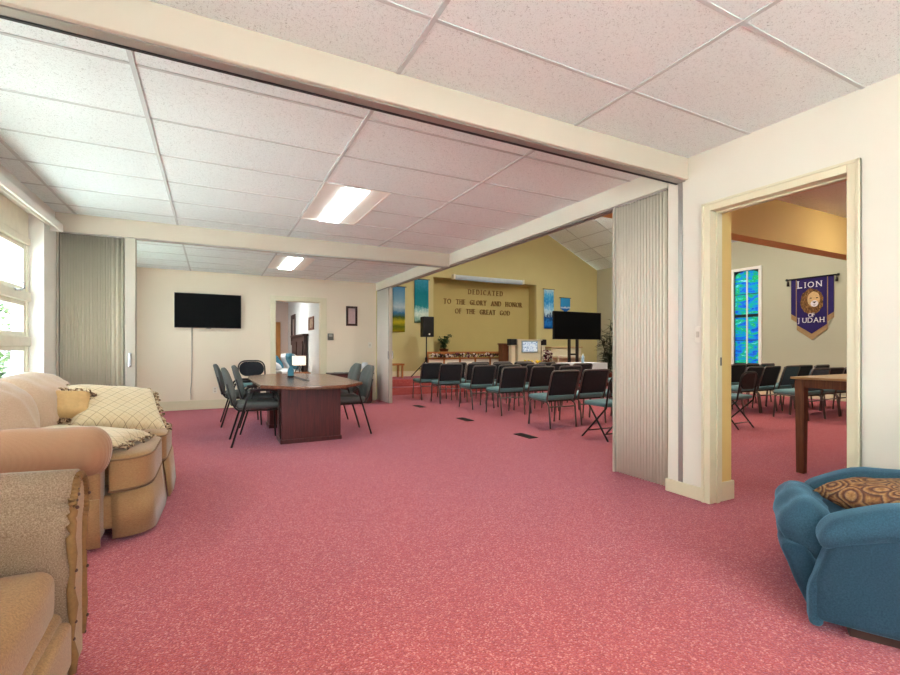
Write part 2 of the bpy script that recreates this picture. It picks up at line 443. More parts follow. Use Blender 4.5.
    # outside
    plain('siding', rgb(122, 126, 136), 0.7, var=0.03)
    plain('bounce_ground', rgb(200, 202, 198), 0.9, var=0.25, scale=4)  # unseen ground made pale to bounce daylight up to the ceilings
    plain('bush', rgb(64, 84, 48), 0.8, var=0.35, scale=5)
    plain('steel_blue', rgb(150, 176, 196), 0.4, 0.2)
make_materials()
# ------------------------------------------------------------------ the setting
XR = 3.207                # face of the right-hand wall
XRB = 3.33                # its other face
FW = 9.75                 # far wall
XL = -1.475               # left wall
SY = 12.05                # stage wall of the sanctuary
EX = 12.06                # east wall of the sanctuary
struct('floor', MB().box(-1.9, 12.4, -3.2, 15.5, -0.12, 0.0), 'carpet')

# ceiling slab of the suite of rooms, and the T-bar grid below it
struct('ceiling', MB().box(-1.9, XRB, -3.2, FW + 0.1, CEIL, CEIL + 0.12), 'ceiling_tile')
def gridbars(xs, ys, x0, x1, y0, y1, z):
    m = MB(); w = 0.012
    for x in xs: m.box(x - w, x + w, y0, y1, z - 0.006, z + 0.002)
    for y in ys: m.box(x0, x1, y - w * .8, y + w * .8, z - 0.004, z + 0.002)
    return m
struct('trim_ceiling_grid_near', gridbars([2.083 - 1.2192 * k for k in range(3)], [1.826 - .6096 * k for k in range(8)], XL, XR, -3.0, 2.27, CEIL), 'grid_bar')
struct('trim_ceiling_grid_middle', gridbars([-1.302, -.36, .859, 2.078], [2.814 + .6096 * k for k in range(6)], XL, XR, 2.375, 6.22, CEIL), 'grid_bar')
struct('trim_ceiling_grid_far', gridbars([-.36, .859, 2.078], [6.91 + .6096 * k for k in range(5)], XL, XR, 6.32, FW, CEIL), 'grid_bar')

# left wall with three deep window recesses
m = MB()
WX0, WX1 = -1.72, XL
wins = [(-1.9, 0.2), (2.5, 3.9), (4.25, 5.86), (7.0, 8.9)]
ZS, ZT = 0.72, 2.44
m.box(WX0, WX1, -3.2, FW + .1, 0, ZS); m.box(WX0, WX1, -3.2, FW + .1, ZT, CEIL)
ys = [-3.2] + [q for w in wins for q in w] + [FW + .1]
for i in range(0, len(ys), 2): m.box(WX0, WX1, ys[i], ys[i + 1], ZS, ZT)
struct('wall_left', m, 'white_paint')
def window(n, y0, y1):
    """three stacked lights in a cream frame at the back of the recess"""
    X = -1.62
    zs = [ZS, 0.90, 1.17, 1.24, 1.60, 1.68, 2.15, 2.19]
    fr = MB(); t = 0.045
    fr.box(X - .04, X + .03, y0, y1, ZS, 0.80)                # sill piece
    fr.box(X - .04, X + .03, y0, y1, 2.17, ZT)
    fr.box(X - .04, X + .045, y0, y1, 2.12, 2.19)
    fr.box(X - .04, X + .035, y0, y0 + .05, .80, 2.13); fr.box(X - .04, X + .035, y1 - .05, y1, .80, 2.13)
    fr.box(X - .04, X + .05, y0, y1, 1.15, 1.24); fr.box(X - .04, X + .05, y0, y1, 1.58, 1.67)
    f = struct('window_%d' % n, fr, 'window_paint', bevel=.006)
    k = max(1, round((y1 - y0) / .8)); L = (y1 - y0 - .1) / k
    for (a, b) in ((.80, 1.15), (1.24, 1.58), (1.67, 2.12)):
        for i in range(k):
            u, v = y0 + .05 + i * L, y0 + .05 + (i + 1) * L
            s = MB()
            s.box(X - .025, X + .02, u, u + t, a, b); s.box(X - .025, X + .02, v - t, v, a, b)
            s.box(X - .025, X + .02, u + t, v - t, a, a + t); s.box(X - .025, X + .02, u + t, v - t, b - t, b)
            so = s.build('window_sash', 'window_paint', f, .004)
            MB().box(X - .006, X - .001, u + t - .004, v - t + .004, a + t - .004, b - t + .004).build('window_pane', 'clear_glass', so)
    if n == 3:                                                # latch of the visible top light
        yl = 5.45
        h = MB().tube(fillet([(X + .035, yl, 1.66), (X + .085, yl, 1.655), (X + .085, yl + .09, 1.68), (X + .07, yl + .12, 1.74)], .02), .009)
        h.cbox((X + .04, yl, 1.66), (.02, .06, .03))
        h.build('window_latch', 'chrome', f)
for i, w in enumerate(wins): window(i + 1, *w)
# valance board along the windows
b = MB().box(-1.475, -1.455, 2.1, 5.99, 2.36, 2.42); b.box(-1.39, -1.37, 2.1, 6.06, 2.33, 2.408); b.box(-1.475, -1.37, 6.045, 6.06, 2.33, 2.408); b.box(-1.475, -1.37, 2.1, 6.06, 2.398, 2.408)
struct('trim_window_valance', b, 'white_paint', bevel=.003)

# back wall behind the camera
m = MB().box(-1.9, -1.1, -3.2, -3.0, 0, 4.2).box(2.7, 12.4, -3.2, -3.0, 0, 4.2).box(-1.1, 2.7, -3.2, -3.0, 0, .75).box(-1.1, 2.7, -3.2, -3.0, 2.35, 4.2)
struct('wall_back', m, 'cream_wall')
m = MB()
for x in (-1.1, .15, 1.4, 2.65): m.box(x, x + .05, -3.14, -3.06, .75, 2.35)
for z in (.75, 1.55, 2.30): m.box(-1.1, 2.7, -3.14, -3.06, z, z + .05)
wb = struct('window_6', m, 'trim_cream')  # unseen window, added to let in soft frontal daylight
MB().box(-1.08, 2.68, -3.104, -3.098, .78, 2.32).build('window_pane', 'clear_glass', wb)
# right wall with the doorway
DY0, DY1, DZ = 1.284, 2.089, 2.12
m = MB().box(XR, XRB, -3.0, DY0 - .02, 0, CEIL + .5).box(XR, XRB, DY1 + .02, 2.446, 0, CEIL + .5).box(XR, XRB, DY0 - .02, DY1 + .02, DZ + .02, CEIL + .5)
struct('wall_right', m, 'cream_wall')
def casing_prof(w):
    return [(0, 0), (w, 0), (w, .012), (w * .8, .018), (w * .35, .018), (w * .2, .022), (.006, .022), (0, .016)]
# doorway casing: stepped boards on both faces and the jamb with its stop
cw = .062
m = MB()
for (xf, sg) in ((XR, -1), (XRB, 1)):
    for yy, d in ((DY1, 1), (DY0, -1)):
        if sg > 0 and d > 0: continue
        m.box(min(xf, xf + sg * .018), max(xf, xf + sg * .018), min(yy, yy + d * cw), max(yy, yy + d * cw), 0, DZ + cw)
        m.box(min(xf, xf + sg * .026), max(xf, xf + sg * .026), min(yy + d * cw * .72, yy + d * cw), max(yy + d * cw * .72, yy + d * cw), 0, DZ + cw)
    m.box(min(xf, xf + sg * .018), max(xf, xf + sg * .018), DY0, DY1, DZ, DZ + cw)
    m.box(min(xf, xf + sg * .026), max(xf, xf + sg * .026), DY0 - cw, DY1 + cw, DZ + cw * .72, DZ + cw)
m.box(XR - .004, XRB + .004, DY1, DY1 + .02, 0, DZ); m.box(XR - .004, XRB + .004, DY0 - .02, DY0, 0, DZ); m.box(XR - .004, XRB + .004, DY0, DY1, DZ, DZ + .02)
m.box(XR + .05, XR + .085, DY1 - .012, DY1, 0, DZ); m.box(XR + .05, XR + .085, DY0, DY0 + .012, 0, DZ); m.box(XR + .05, XR + .085, DY0, DY1, DZ - .012, DZ)
d1 = struct('door_1', m, 'trim_cream', bevel=.003)
s = MB().box(XR + .095, XR + .118, DY1 - .003, DY1 + .001, 1.0, 1.06)
s.build('strike_plate', 'grey_plastic', d1)
# the thicker sanctuary pier behind the jamb
struct('wall_sanctuary_pier', MB().box(XRB, 3.462, DY1 + .012, 2.446, 0, 2.97), 'gold_wall')
bboard_pier = struct('baseboard_pier', MB().box(XRB, 3.478, DY1 - .004, DY1 + .012, 0, .14).box(3.462, 3.478, DY1 + .012, 2.446, 0, .14), 'trim_cream', bevel=.006)
# baseboards
def bboard(name, x0, x1, y0, y1, h=.10, mat='trim_cream'):
    m = MB().box(x0, x1, y0, y1, 0, h)
    return struct(name, m, mat, bevel=.006)
bboard('baseboard_right', XR - .016, XR, DY1 + cw, 2.446 + .016)
bboard('baseboard_right_near', XR - .016, XR, -3.0, DY0 - cw)
bboard('baseboard_right_end', XR, XRB, 2.446, 2.462)
bboard('baseboard_far', XL, 1.126 - .094, FW - .016, FW, .17); bboard('baseboard_far_right', 1.988 + .134, 3.2, FW - .016, FW, .17)
bboard('baseboard_left', XL, XL + .016, -3.0, FW - .02, .12)
# strike channel on the end of the right wall
struct('trim_strike_channel', MB().box(XR - .006, XR, 2.317, 2.352, .07, 2.398), 'track_metal')

# overhead beams (headers) with their curtain tracks
m = MB().box(XL, XR, 2.27, 2.375, 2.408, CEIL)
struct('trim_beam_near', m, 'beam_paint', bevel=.004)
m = MB().box(XL, XR, 2.295, 2.355, 2.401, 2.409)
tn = struct('trim_track_near', m, 'track_metal')
MB().box(XL, XR, 2.355, 2.374, 2.398, 2.409).build('dark_slot', 'black_plastic', tn)
m = MB().box(XL, XR, 6.22, 6.32, 2.375, CEIL)
struct('trim_beam_far', m, 'beam_paint', bevel=.004)
m = MB().box(XL, XR, 6.24, 6.262, 2.362, 2.375).box(XL, XR, 6.278, 6.30, 2.362, 2.375)
struct('trim_track_far', m, 'track_metal')
m = MB().box(3.2, XRB, 2.446, FW, 2.405, 3.95)
struct('wall_over_side_opening', m, 'side_beam_paint')
m = MB().box(3.215, 3.245, 2.47, FW, 2.388, 2.405).box(3.275, 3.305, 2.47, FW, 2.388, 2.405)
struct('trim_track_side', m, 'track_metal')

# far wall with the bedroom doorway
BX0, BX1, BZ = 1.112, 2.0, 2.098
m = MB().box(-1.9, BX0, FW, FW + .12, 0, CEIL).box(BX1, 3.2, FW, FW + .12, 0, CEIL).box(BX0, BX1, FW, FW + .12, BZ, CEIL)
struct('wall_far', m, 'peach_wall')
m = MB(); c2 = .092
m.box(BX0 - c2, BX0, FW - .02, FW, 0, BZ + c2).box(BX1, BX1 + c2 + .03, FW - .02, FW, 0, BZ + c2).box(BX0, BX1, FW - .02, FW, BZ, BZ + c2)
m.box(BX0 - .002, BX0 + .012, FW - .01, FW + .13, 0, BZ).box(BX1 - .012, BX1 + .002, FW - .01, FW + .13, 0, BZ).box(BX0, BX1, FW - .01, FW + .13, BZ - .012, BZ)
struct('door_2', m, 'trim_cream', bevel=.004)

# bedroom shell
struct('wall_bedroom_right', MB().box(2.1, 2.2, FW + .12, 15.2, 0, CEIL), 'white_wall')
struct('wall_bedroom_left', MB().box(-1.9, -1.8, FW + .12, 15.2, 0, CEIL), 'white_wall')
struct('wall_bedroom_far', MB().box(-1.9, 2.2, 15.1, 15.2, 0, CEIL), 'pink_wall')
struct('ceiling_bedroom', MB().box(-1.9, 2.2, FW + .12, 15.2, CEIL, CEIL + .1), 'white_wall')

# ---------------- sanctuary
RX, RZ, EZ = 7.66, 5.93, 3.9      # ridge and eaves of its roof
# stage wall, pentagon with the recess cut out
RX0, RX1, RTOP, RY = 5.68, 9.40, 3.22, 12.46
m = MB()
m.prism([(XRB, 0), (RX0, 0), (RX0, EZ + (RX0 - XRB) * .46), (XRB, EZ)], SY, SY + .1, 'y')
m.prism([(RX1, 0), (EX + .1, 0), (EX + .1, EZ), (EX, EZ), (RX1, EZ + (EX - RX1) * .46)], SY, SY + .1, 'y')
m.prism([(RX0, RTOP), (RX1, RTOP), (RX1, EZ + (EX - RX1) * .46), (RX, RZ), (RX0, EZ + (RX0 - XRB) * .46)], SY, SY + .1, 'y')
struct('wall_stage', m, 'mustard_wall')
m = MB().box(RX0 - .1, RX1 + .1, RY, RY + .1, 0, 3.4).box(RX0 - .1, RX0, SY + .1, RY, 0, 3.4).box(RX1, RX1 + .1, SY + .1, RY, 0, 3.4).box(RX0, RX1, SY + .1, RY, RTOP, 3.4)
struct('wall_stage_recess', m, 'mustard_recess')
struct('wall_bedroom_side', MB().box(XRB - .1, XRB, FW + .12, SY, 0, EZ), 'mustard_wall')
# east wall with the arched stained-glass opening
GY0, GY1, GZ0, GZ1 = 6.63, 7.24, .72, 3.12
m = MB().box(EX, EX + .15, -3.0, GY0, 0, EZ).box(EX, EX + .15, GY1, SY, 0, EZ).box(EX, EX + .15, GY0, GY1, 0, GZ0).box(EX, EX + .15, GY0, GY1, GZ1, EZ)
struct('wall_east', m, 'sage_wall')
# roof slopes
m = MB()
m.prism([(XRB - .1, EZ - .02), (RX, RZ), (RX, RZ + .1), (XRB - .1, EZ + .1)], 3.3, SY + .1, 'y')
m.prism([(RX, RZ), (EX + .1, EZ - .02), (EX + .1, EZ + .1), (RX, RZ + .1)], 3.3, SY + .1, 'y')
struct('ceiling_sanctuary', m, 'ceiling_tile')
m = MB()
sl = math.atan2(RZ - EZ, EX - RX)
for k in range(1, 8):
    d = k * .6096; x = EX - d * math.cos(sl); z = EZ + d * math.sin(sl)
    m.cbox((x, 7.7, z - .004), (.024, 8.6, .008), Euler((0, sl, 0)))
for k in range(7):
    y = 11.2 - k * 1.2192
    m.cbox(((RX + EX) / 2, y, (RZ + EZ) / 2 - .004), (math.hypot(RZ - EZ, EX - RX), .024, .008), Euler((0, sl, 0)))
struct('trim_ceiling_grid_sanctuary', m, 'grid_bar')
# rear zone: flat ceiling and the golden header
struct('ceiling_rear', MB().box(XRB, EX, -3.0, 3.2, 2.97, 3.07), 'ceiling_tile')
struct('trim_header_rear', MB().box(XRB, EX, 3.2, 3.4, 2.45, 6.1), 'gold_wall')
bboard('baseboard_stage', XRB, RX0, SY - .016, SY, .50); bboard('baseboard_stage_right', RX1, EX, SY - .016, SY, .50)
bboard('baseboard_east', EX - .016, EX, 3.4, 10.5, .12)
# stage platform: two carpeted steps
struct('floor_stage', MB().box(3.4, 11.6, 10.84, SY, .18, .36).box(3.4, 11.6, 10.54, SY, 0, .18).box(RX0, RX1, SY, RY, 0, .36), 'carpet', bevel=.012)
# stained-glass window
m = MB(); X = EX - .01
m.box(X - .02, X + .10, GY0 - .07, GY0, GZ0 - .07, GZ1 + .07).box(X - .02, X + .10, GY1, GY1 + .07, GZ0 - .07, GZ1 + .07)
m.box(X - .02, X + .10, GY0, GY1, GZ1, GZ1 + .07).box(X - .02, X + .10, GY0, GY1, GZ0 - .07, GZ0)
wg = struct('window_5', m, 'white_paint')
gm = MB(); pts = []
GW = (GY0 + GY1) / 2
poly = [(GY0, GZ0), (GY1, GZ0), (GY1, GZ1 - .14)] + [(GW + (GY1 - GY0) / 2 * math.cos(a), GZ1 - .14 + .14 * math.sin(a)) for a in [PI * k / 14 for k in range(1, 14)]] + [(GY0, GZ1 - .14)]
gm.prism(poly, X + .05, X + .056, 'x'); gm.build('stained_pane', 'stained_glass', wg)
lm = MB()
lm.prism([(GY0, GZ1)] + [(GY0, GZ1 - .14)] + [(GW + (GY1 - GY0) / 2 * math.cos(a), GZ1 - .14 + .14 * math.sin(a)) for a in [PI - PI * k / 14 for k in range(1, 14)]] + [(GY1, GZ1 - .14), (GY1, GZ1)], X + .045, X + .06, 'x')
for z in (1.98,): lm.box(X + .035, X + .065, GY0, GY1, z - .045, z + .03)
lm.box(X + .035, X + .065, GY0, GY1, GZ0, GZ0 + .05)
for z in (1.35, 2.52): lm.box(X + .04, X + .06, GY0, GY1, z - .008, z + .008)
lm.build('lead_bars', 'lead', wg)
wm = MB()
for y in (GW,): wm.box(X + .03, X + .066, y - .016, y + .016, GZ0, GZ1 - .01)
wm.build('mullion', 'white_paint', wg)

# ---------------- outside the left windows
struct('ground_outside', MB().box(-16, -1.9, -14, 20, -.5, -.4).box(-1.9, 12.4, -14, -3.2, -.5, -.4), 'bounce_ground')
o = thing('house', 'pale clapboard neighbouring house seen through the window', 'house', (-7.4, 20.5, -.4))
m = MB().box(-1.2, 1.2, -5.5, 3, 0, 5.2)
m.build('wall', 'siding', o)
for yy in (-4.2, -2.0): MB().box(1.19, 1.26, yy - .55, yy + .55, 2.6, 4.2).build('window', 'steel_blue', o)
MB().prism([(-1.5, 5.2), (1.5, 5.2), (0, 6.4)], -5.7, 3.2, 'y').build('roof', 'grey_plastic', o)
def bush(x, y, r, h, label):
    rnd = random.Random(int(x * 100 + y * 10)); m = MB()
    for k in range(900):
        a = rnd.uniform(0, 2 * PI); t = rnd.uniform(0, 1) ** .5; zz = rnd.uniform(0.05, 1)
        rr = r * math.sin(PI * min(.97, zz * .8 + .12)) * (.6 + .4 * t)
        m.leaf((rr * math.cos(a), rr * math.sin(a), zz * h), (math.cos(a) + rnd.uniform(-.6, .6), math.sin(a) + rnd.uniform(-.6, .6), rnd.uniform(-.1, .9)), (0, 0, 1), .20, .11)
    o = thing('bush', label, 'bush', (x, y, -.4))
    m.build('foliage', 'bush', o)
    MB().tube([(0, 0, 0), (.02, 0, h * .7)], [.05, .02], 6).build('stem', 'walnut', o)
bush(-2.95, 8.6, .62, 1.9, 'rounded green bush outside, nearest the window glass')
bush(-4.4, 13.6, 1.0, 2.5, 'larger green bush outside in front of the pale house')

# added unseen eaves keep sun off the rear window; pale ground bounces light
struct('added_sunshade_eaves', MB().box(-1.9, 12.4, -5.4, -3.2, 2.75, 2.9), 'white_paint')
# ------------------------------------------------------------------ lamps and fixtures
def troffer(x0, x1, y0, y1, label, group='ceiling troffers'):
    cx, cy = (x0 + x1) / 2, (y0 + y1) / 2; w, l = (x1 - x0) / 2, (y1 - y0) / 2
    o = thing('ceiling_light', label, 'ceiling light', (cx, cy, CEIL - .012), 0, group)
    h = MB(); 
    h.box(-w, w, -l, -l + .02, 0, .01).box(-w, w, l - .02, l, 0, .01).box(-w, -w + .015, -l, l, 0, .01).box(w - .015, w, -l, l, 0, .01)
    h.build('frame', 'white_paint', o)
    h = MB()
    for sg in (-1, 1):      # white reflector wings sloping up to the lens
        h._add([(sg * (w - .015), -l + .02, .002), (sg * .105, -l + .02, .010), (sg * .105, l - .02, .010), (sg * (w - .015), l - .02, .002)], [(0, 1, 2, 3)])
    h.build('reflector', 'white_paint', o)
    MB().box(-.105, .105, -l + .02, l - .02, -.004, .008).build('lens', 'troffer_lens', o)
    return o
troffer(.865, 1.463, 4.033, 5.252, 'recessed white fluorescent troffer over the conference table, nearer one')
troffer(.865, 1.463, 7.52, 8.74, 'recessed white fluorescent troffer beyond the second beam, in front of the television wall')
troffer(.865, 1.463, .02, 1.22, 'added unseen fluorescent troffer above the seating area')  # added out of view for brightness, like the next one
troffer(.865, 1.463, -2.4, -1.2, 'added unseen fluorescent troffer at the rear of the seating area')
# pendants added out of sight under the roof to brighten the sanctuary
def pendant(x, y, z, label):
    o = thing('added_pendant_lamp', label, 'pendant lamp', (x, y, z), 0, 'added sanctuary pendant lamps')
    MB().lathe([(.02, .0), (.16, .01), (.24, .08), (.25, .16), (.12, .30), (.03, .34)], n=20).build('shade', 'white_paint', o)
    MB().lathe([(.0, -.03), (.13, -.025), (.2, .004), (.2, .012)], n=20).build('diffuser', 'added_pendant_lens', o)
    zr = EZ + (min(x - XRB, EX - x)) * .455
    MB().tube([(0, 0, .33), (0, 0, zr - z)], .01, 6).build('rod', 'dark_metal', o)
emit('added_pendant_lens', (1.0, .96, .88, 1), 100.0)
for i, (x, y) in enumerate(((5.6, 5.2), (9.7, 5.2), (5.6, 8.6), (9.7, 8.6))):
    pendant(x, y, 4.35, 'added unseen dome pendant lamp of the sanctuary, ' + ('nearer row', 'nearer row', 'stage-side row', 'stage-side row')[i] + (' over the left chairs', ' over the right chairs')[i % 2])
def downlight(x, y, label):  # dropped domes chosen to light the ceiling; the last two are added
    o = thing('ceiling_lamp', label, 'ceiling light', (x, y, 2.958), 0, 'dome lights behind the header')
    MB().lathe([(.17, .0), (.17, .012)], n=20).build('ring', 'white_paint', o)
    MB().lathe([(.0, -.075), (.07, -.068), (.125, -.04), (.15, .001)], n=21).build('lens', 'warm_lens', o)
downlight(7.4, 2.3, 'round dome ceiling light in front of the golden header')
downlight(10.0, 2.4, 'added unseen dome ceiling light farther along the golden header')
downlight(4.9, .6, 'added unseen dome ceiling light close behind the doorway wall')

# folding accordion partitions
def partition(label, name_pts, z0, z1, post, handle_side, pleat, depth, mat='partition_vinyl', strip=True, bunch=False, post_mat='partition_post', n=None, rail=True):
    """name_pts: start and end on the floor; pleats zigzag between them; lead post at the end"""
    a, b = Vector((*name_pts[0], 0)), Vector((*name_pts[1], 0))
    d = (b - a); L = d.length; d.normalize(); s = Vector((-d.y, d.x, 0))
    o = thing('folding_partition', label, 'folding partition', (a.x, a.y, 0), 0)
    n = n or max(4, int(L / pleat)); prof = []
    rnd = random.Random(int(L * 1000))
    steps = 6
    for i in range(n * steps + 1):
        t = i / steps
        ph = 2 * PI * t
        # rounded pleats that bunch towards the lead post
        off = depth * (0.5 + .5 * math.cos(ph)) ** .75
        fr = i / (n * steps)
        if bunch: fr = fr * .80 / ((n - 2.5) / n) if fr < (n - 2.5) / n else .80 + .20 * (fr - (n - 2.5) / n) / (2.5 / n)
        prof.append(d * (L * fr) + s * ((off - depth / 2) * (1.6 if bunch and fr > .8 else 1)))
    m = MB(); vs = []; fs = []
    for z in (z0, z0 + .5 * (z1 - z0), z1):
        for p in prof: vs.append((p.x, p.y, z))
    N = len(prof)
    for r in range(2):
        for i in range(N - 1): fs.append((r * N + i, r * N + i + 1, (r + 1) * N + i + 1, (r + 1) * N + i))
    m._add(vs, fs, True)
    c = m.build('pleated_curtain', mat, o)
    sd = c.modifiers.new('thick', 'SOLIDIFY'); sd.thickness = .003
    pw, pd = post
    e = d * (L + pw / 2)
    MB().cbox((e.x, e.y, (z0 + z1) / 2), (pw, pd, z1 - z0), Euler((0, 0, math.atan2(d.y, d.x)))).build('lead_post', post_mat, o, .004)
    for sg in handle_side:
        hp = e + s * sg * (pd / 2 + .012)
        h = MB().cbox((hp.x, hp.y, 1.0), (.03, .024, .16), Euler((0, 0, math.atan2(d.y, d.x))))
        h.build('handle', 'chrome', o, .008)
    for q in ((0,) if strip else ()):
        w = d * .01
        MB().cbox((w.x, w.y, (z0 + z1) / 2), (.02, depth, z1 - z0), Euler((0, 0, math.atan2(d.y, d.x)))).build('jamb_strip', post_mat, o)
    return o
partition('grey-beige pleated folding partition bunched open at the window end of the far beam', ((-1.47, 6.27), (-.87, 6.27)), .012, 2.362, (.10, .10), (-1,), .046, .06, n=23, bunch=True)
partition('tall cream pleated folding partition bunched open beside the doorway wall', ((3.243, 2.462), (3.243, 2.975)), .025, 2.386, (.02, .12), (), .03, .062, n=17, strip=False)
partition('white folding partition bunched open at the far corner, right of the framed picture', ((3.245, 9.73), (3.245, 8.98)), .012, 2.386, (.05, .07), (-1, 1), .07, .07, mat='partition_white', n=10)

# far wall: television, its cable, plates, picture
o = thing('television', 'large black flat television mounted on the peach far wall', 'television', (-.063, FW, 1.515))
MB().box(-.552, .552, -.075, -.03, 0, .635).build('casing', 'black_plastic', o, .004)
MB().box(-.54, .54, -.0765, -.0745, .014, .623).build('screen', 'black_screen', o)
MB().box(-.2, .2, -.03, -.001, .15, .5).build('wall_bracket', 'dark_metal', o)
MB().box(-.04, .04, -.076, -.07, -.012, .002).build('sensor', 'grey_plastic', o)
m = MB().tube([(-.337, FW - .012, 1.52), (-.337, FW - .012, .9), (-.345, FW - .014, .5), (-.362, FW - .014, .35), (-.352, FW - .012, .27), (-.353, FW - .012, .19)], .007, 6)
tag(m.build('television_cable', 'track_metal'), 'thin pale cable hanging down the wall from the wall-mounted television', 'cable')
def plate(name, label, cat, c, axis, w, h, kind='outlet', mat='white_plastic'):
    o = thing(name, label, cat, c)
    if axis == 'y':
        MB().box(-w / 2, w / 2, -.007, 0, -h / 2, h / 2).build('cover_plate', mat, o, .002)
        q = lambda x0, x1, z0, z1: MB().box(x0, x1, -.011, -.006, z0, z1)
    else:
        MB().box(-.007, 0, -w / 2, w / 2, -h / 2, h / 2).build('cover_plate', mat, o, .002)
        q = lambda x0, x1, z0, z1: MB().box(-.011, -.006, x0, x1, z0, z1)
    if kind == 'outlet':
        for z in (-.025, .025): q(-.016, .016, z - .014, z + .014).build('socket', 'beam_paint', o)
    elif kind == 'switch':
        q(-.011, .011, -.022, .022).build('rocker', 'beam_paint', o)
    return o
plate('wall_outlet', 'cream power outlet low on the far wall below the television', 'outlet', (.042, FW, .35), 'y', .075, .12)
plate('light_switch', 'small cream switch plate at the right end of the far wall', 'light switch', (3.06, FW, 1.21), 'y', .08, .12, 'switch')
plate('light_switch', 'cream light switch on the wall strip between folding partition and doorway', 'light switch', (XR, 2.19, 1.23), 'x', .05, .115, 'switch')
o = thing('thermostat', 'grey thermostat box beside the bedroom doorway', 'thermostat', (2.205, FW, 1.31))
MB().box(-.06, .06, -.03, 0, 0, .14).build('case', 'grey_plastic', o, .006)
MB().box(-.035, .035, -.032, -.029, .07, .12).build('display', 'track_metal', o)
def picture(name, label, c, w, h, art, axis='y', fw=.035, mat='dark_wood'):
    o = thing(name, label, 'picture', c)
    def B(a0, a1, z0, z1, d0, d1):
        return MB().box(a0, a1, -d1, -d0, z0, z1) if axis == 'y' else MB().box(-d1, -d0, a0, a1, z0, z1)
    fr = MB()
    for (a0, a1, z0, z1) in ((-w / 2, w / 2, 0, fw), (-w / 2, w / 2, h - fw, h), (-w / 2, -w / 2 + fw, fw, h - fw), (w / 2 - fw, w / 2, fw, h - fw)):
        q = B(a0, a1, z0, z1, 0, .025); fr._add(q.v, q.f)
    fr.build('frame', mat, o, .004)
    B(-w / 2 + fw, w / 2 - fw, fw, h - fw, .004, .008).build('print', art, o)
    return o
picture('framed_picture', 'small brown framed picture on the far wall right of the bedroom doorway', (2.655, FW, 1.62), .245, .42, 'picture_paper', fw=.045)

# floor registers
def register(x, y, label):
    o = thing('floor_register', label, 'floor register', (x, y, 0), 0, 'floor registers along the side opening')
    w, l = .065, .17
    MB().box(-w, w, -l, l, 0, .004).build('grille_base', 'black_plastic', o)
    g = MB()
    g.box(-w, -w + .012, -l, l, .002, .008).box(w - .012, w, -l, l, .002, .008).box(-w, w, -l, -l + .012, .002, .008).box(-w, w, l - .012, l, .002, .008)
    for k in range(11): y0 = -l + .03 + k * (2 * l - .06) / 10; g.box(-w, w, y0 - .004, y0 + .004, .002, .007)
    g.build('grille', 'dark_metal', o)
register(3.59, 4.83, 'dark floor register in the carpet, nearest the tall cream partition')
register(3.575, 6.40, 'dark floor register in the carpet, middle of the three')
register(3.59, 8.27, 'dark floor register in the carpet, nearest the stage steps')
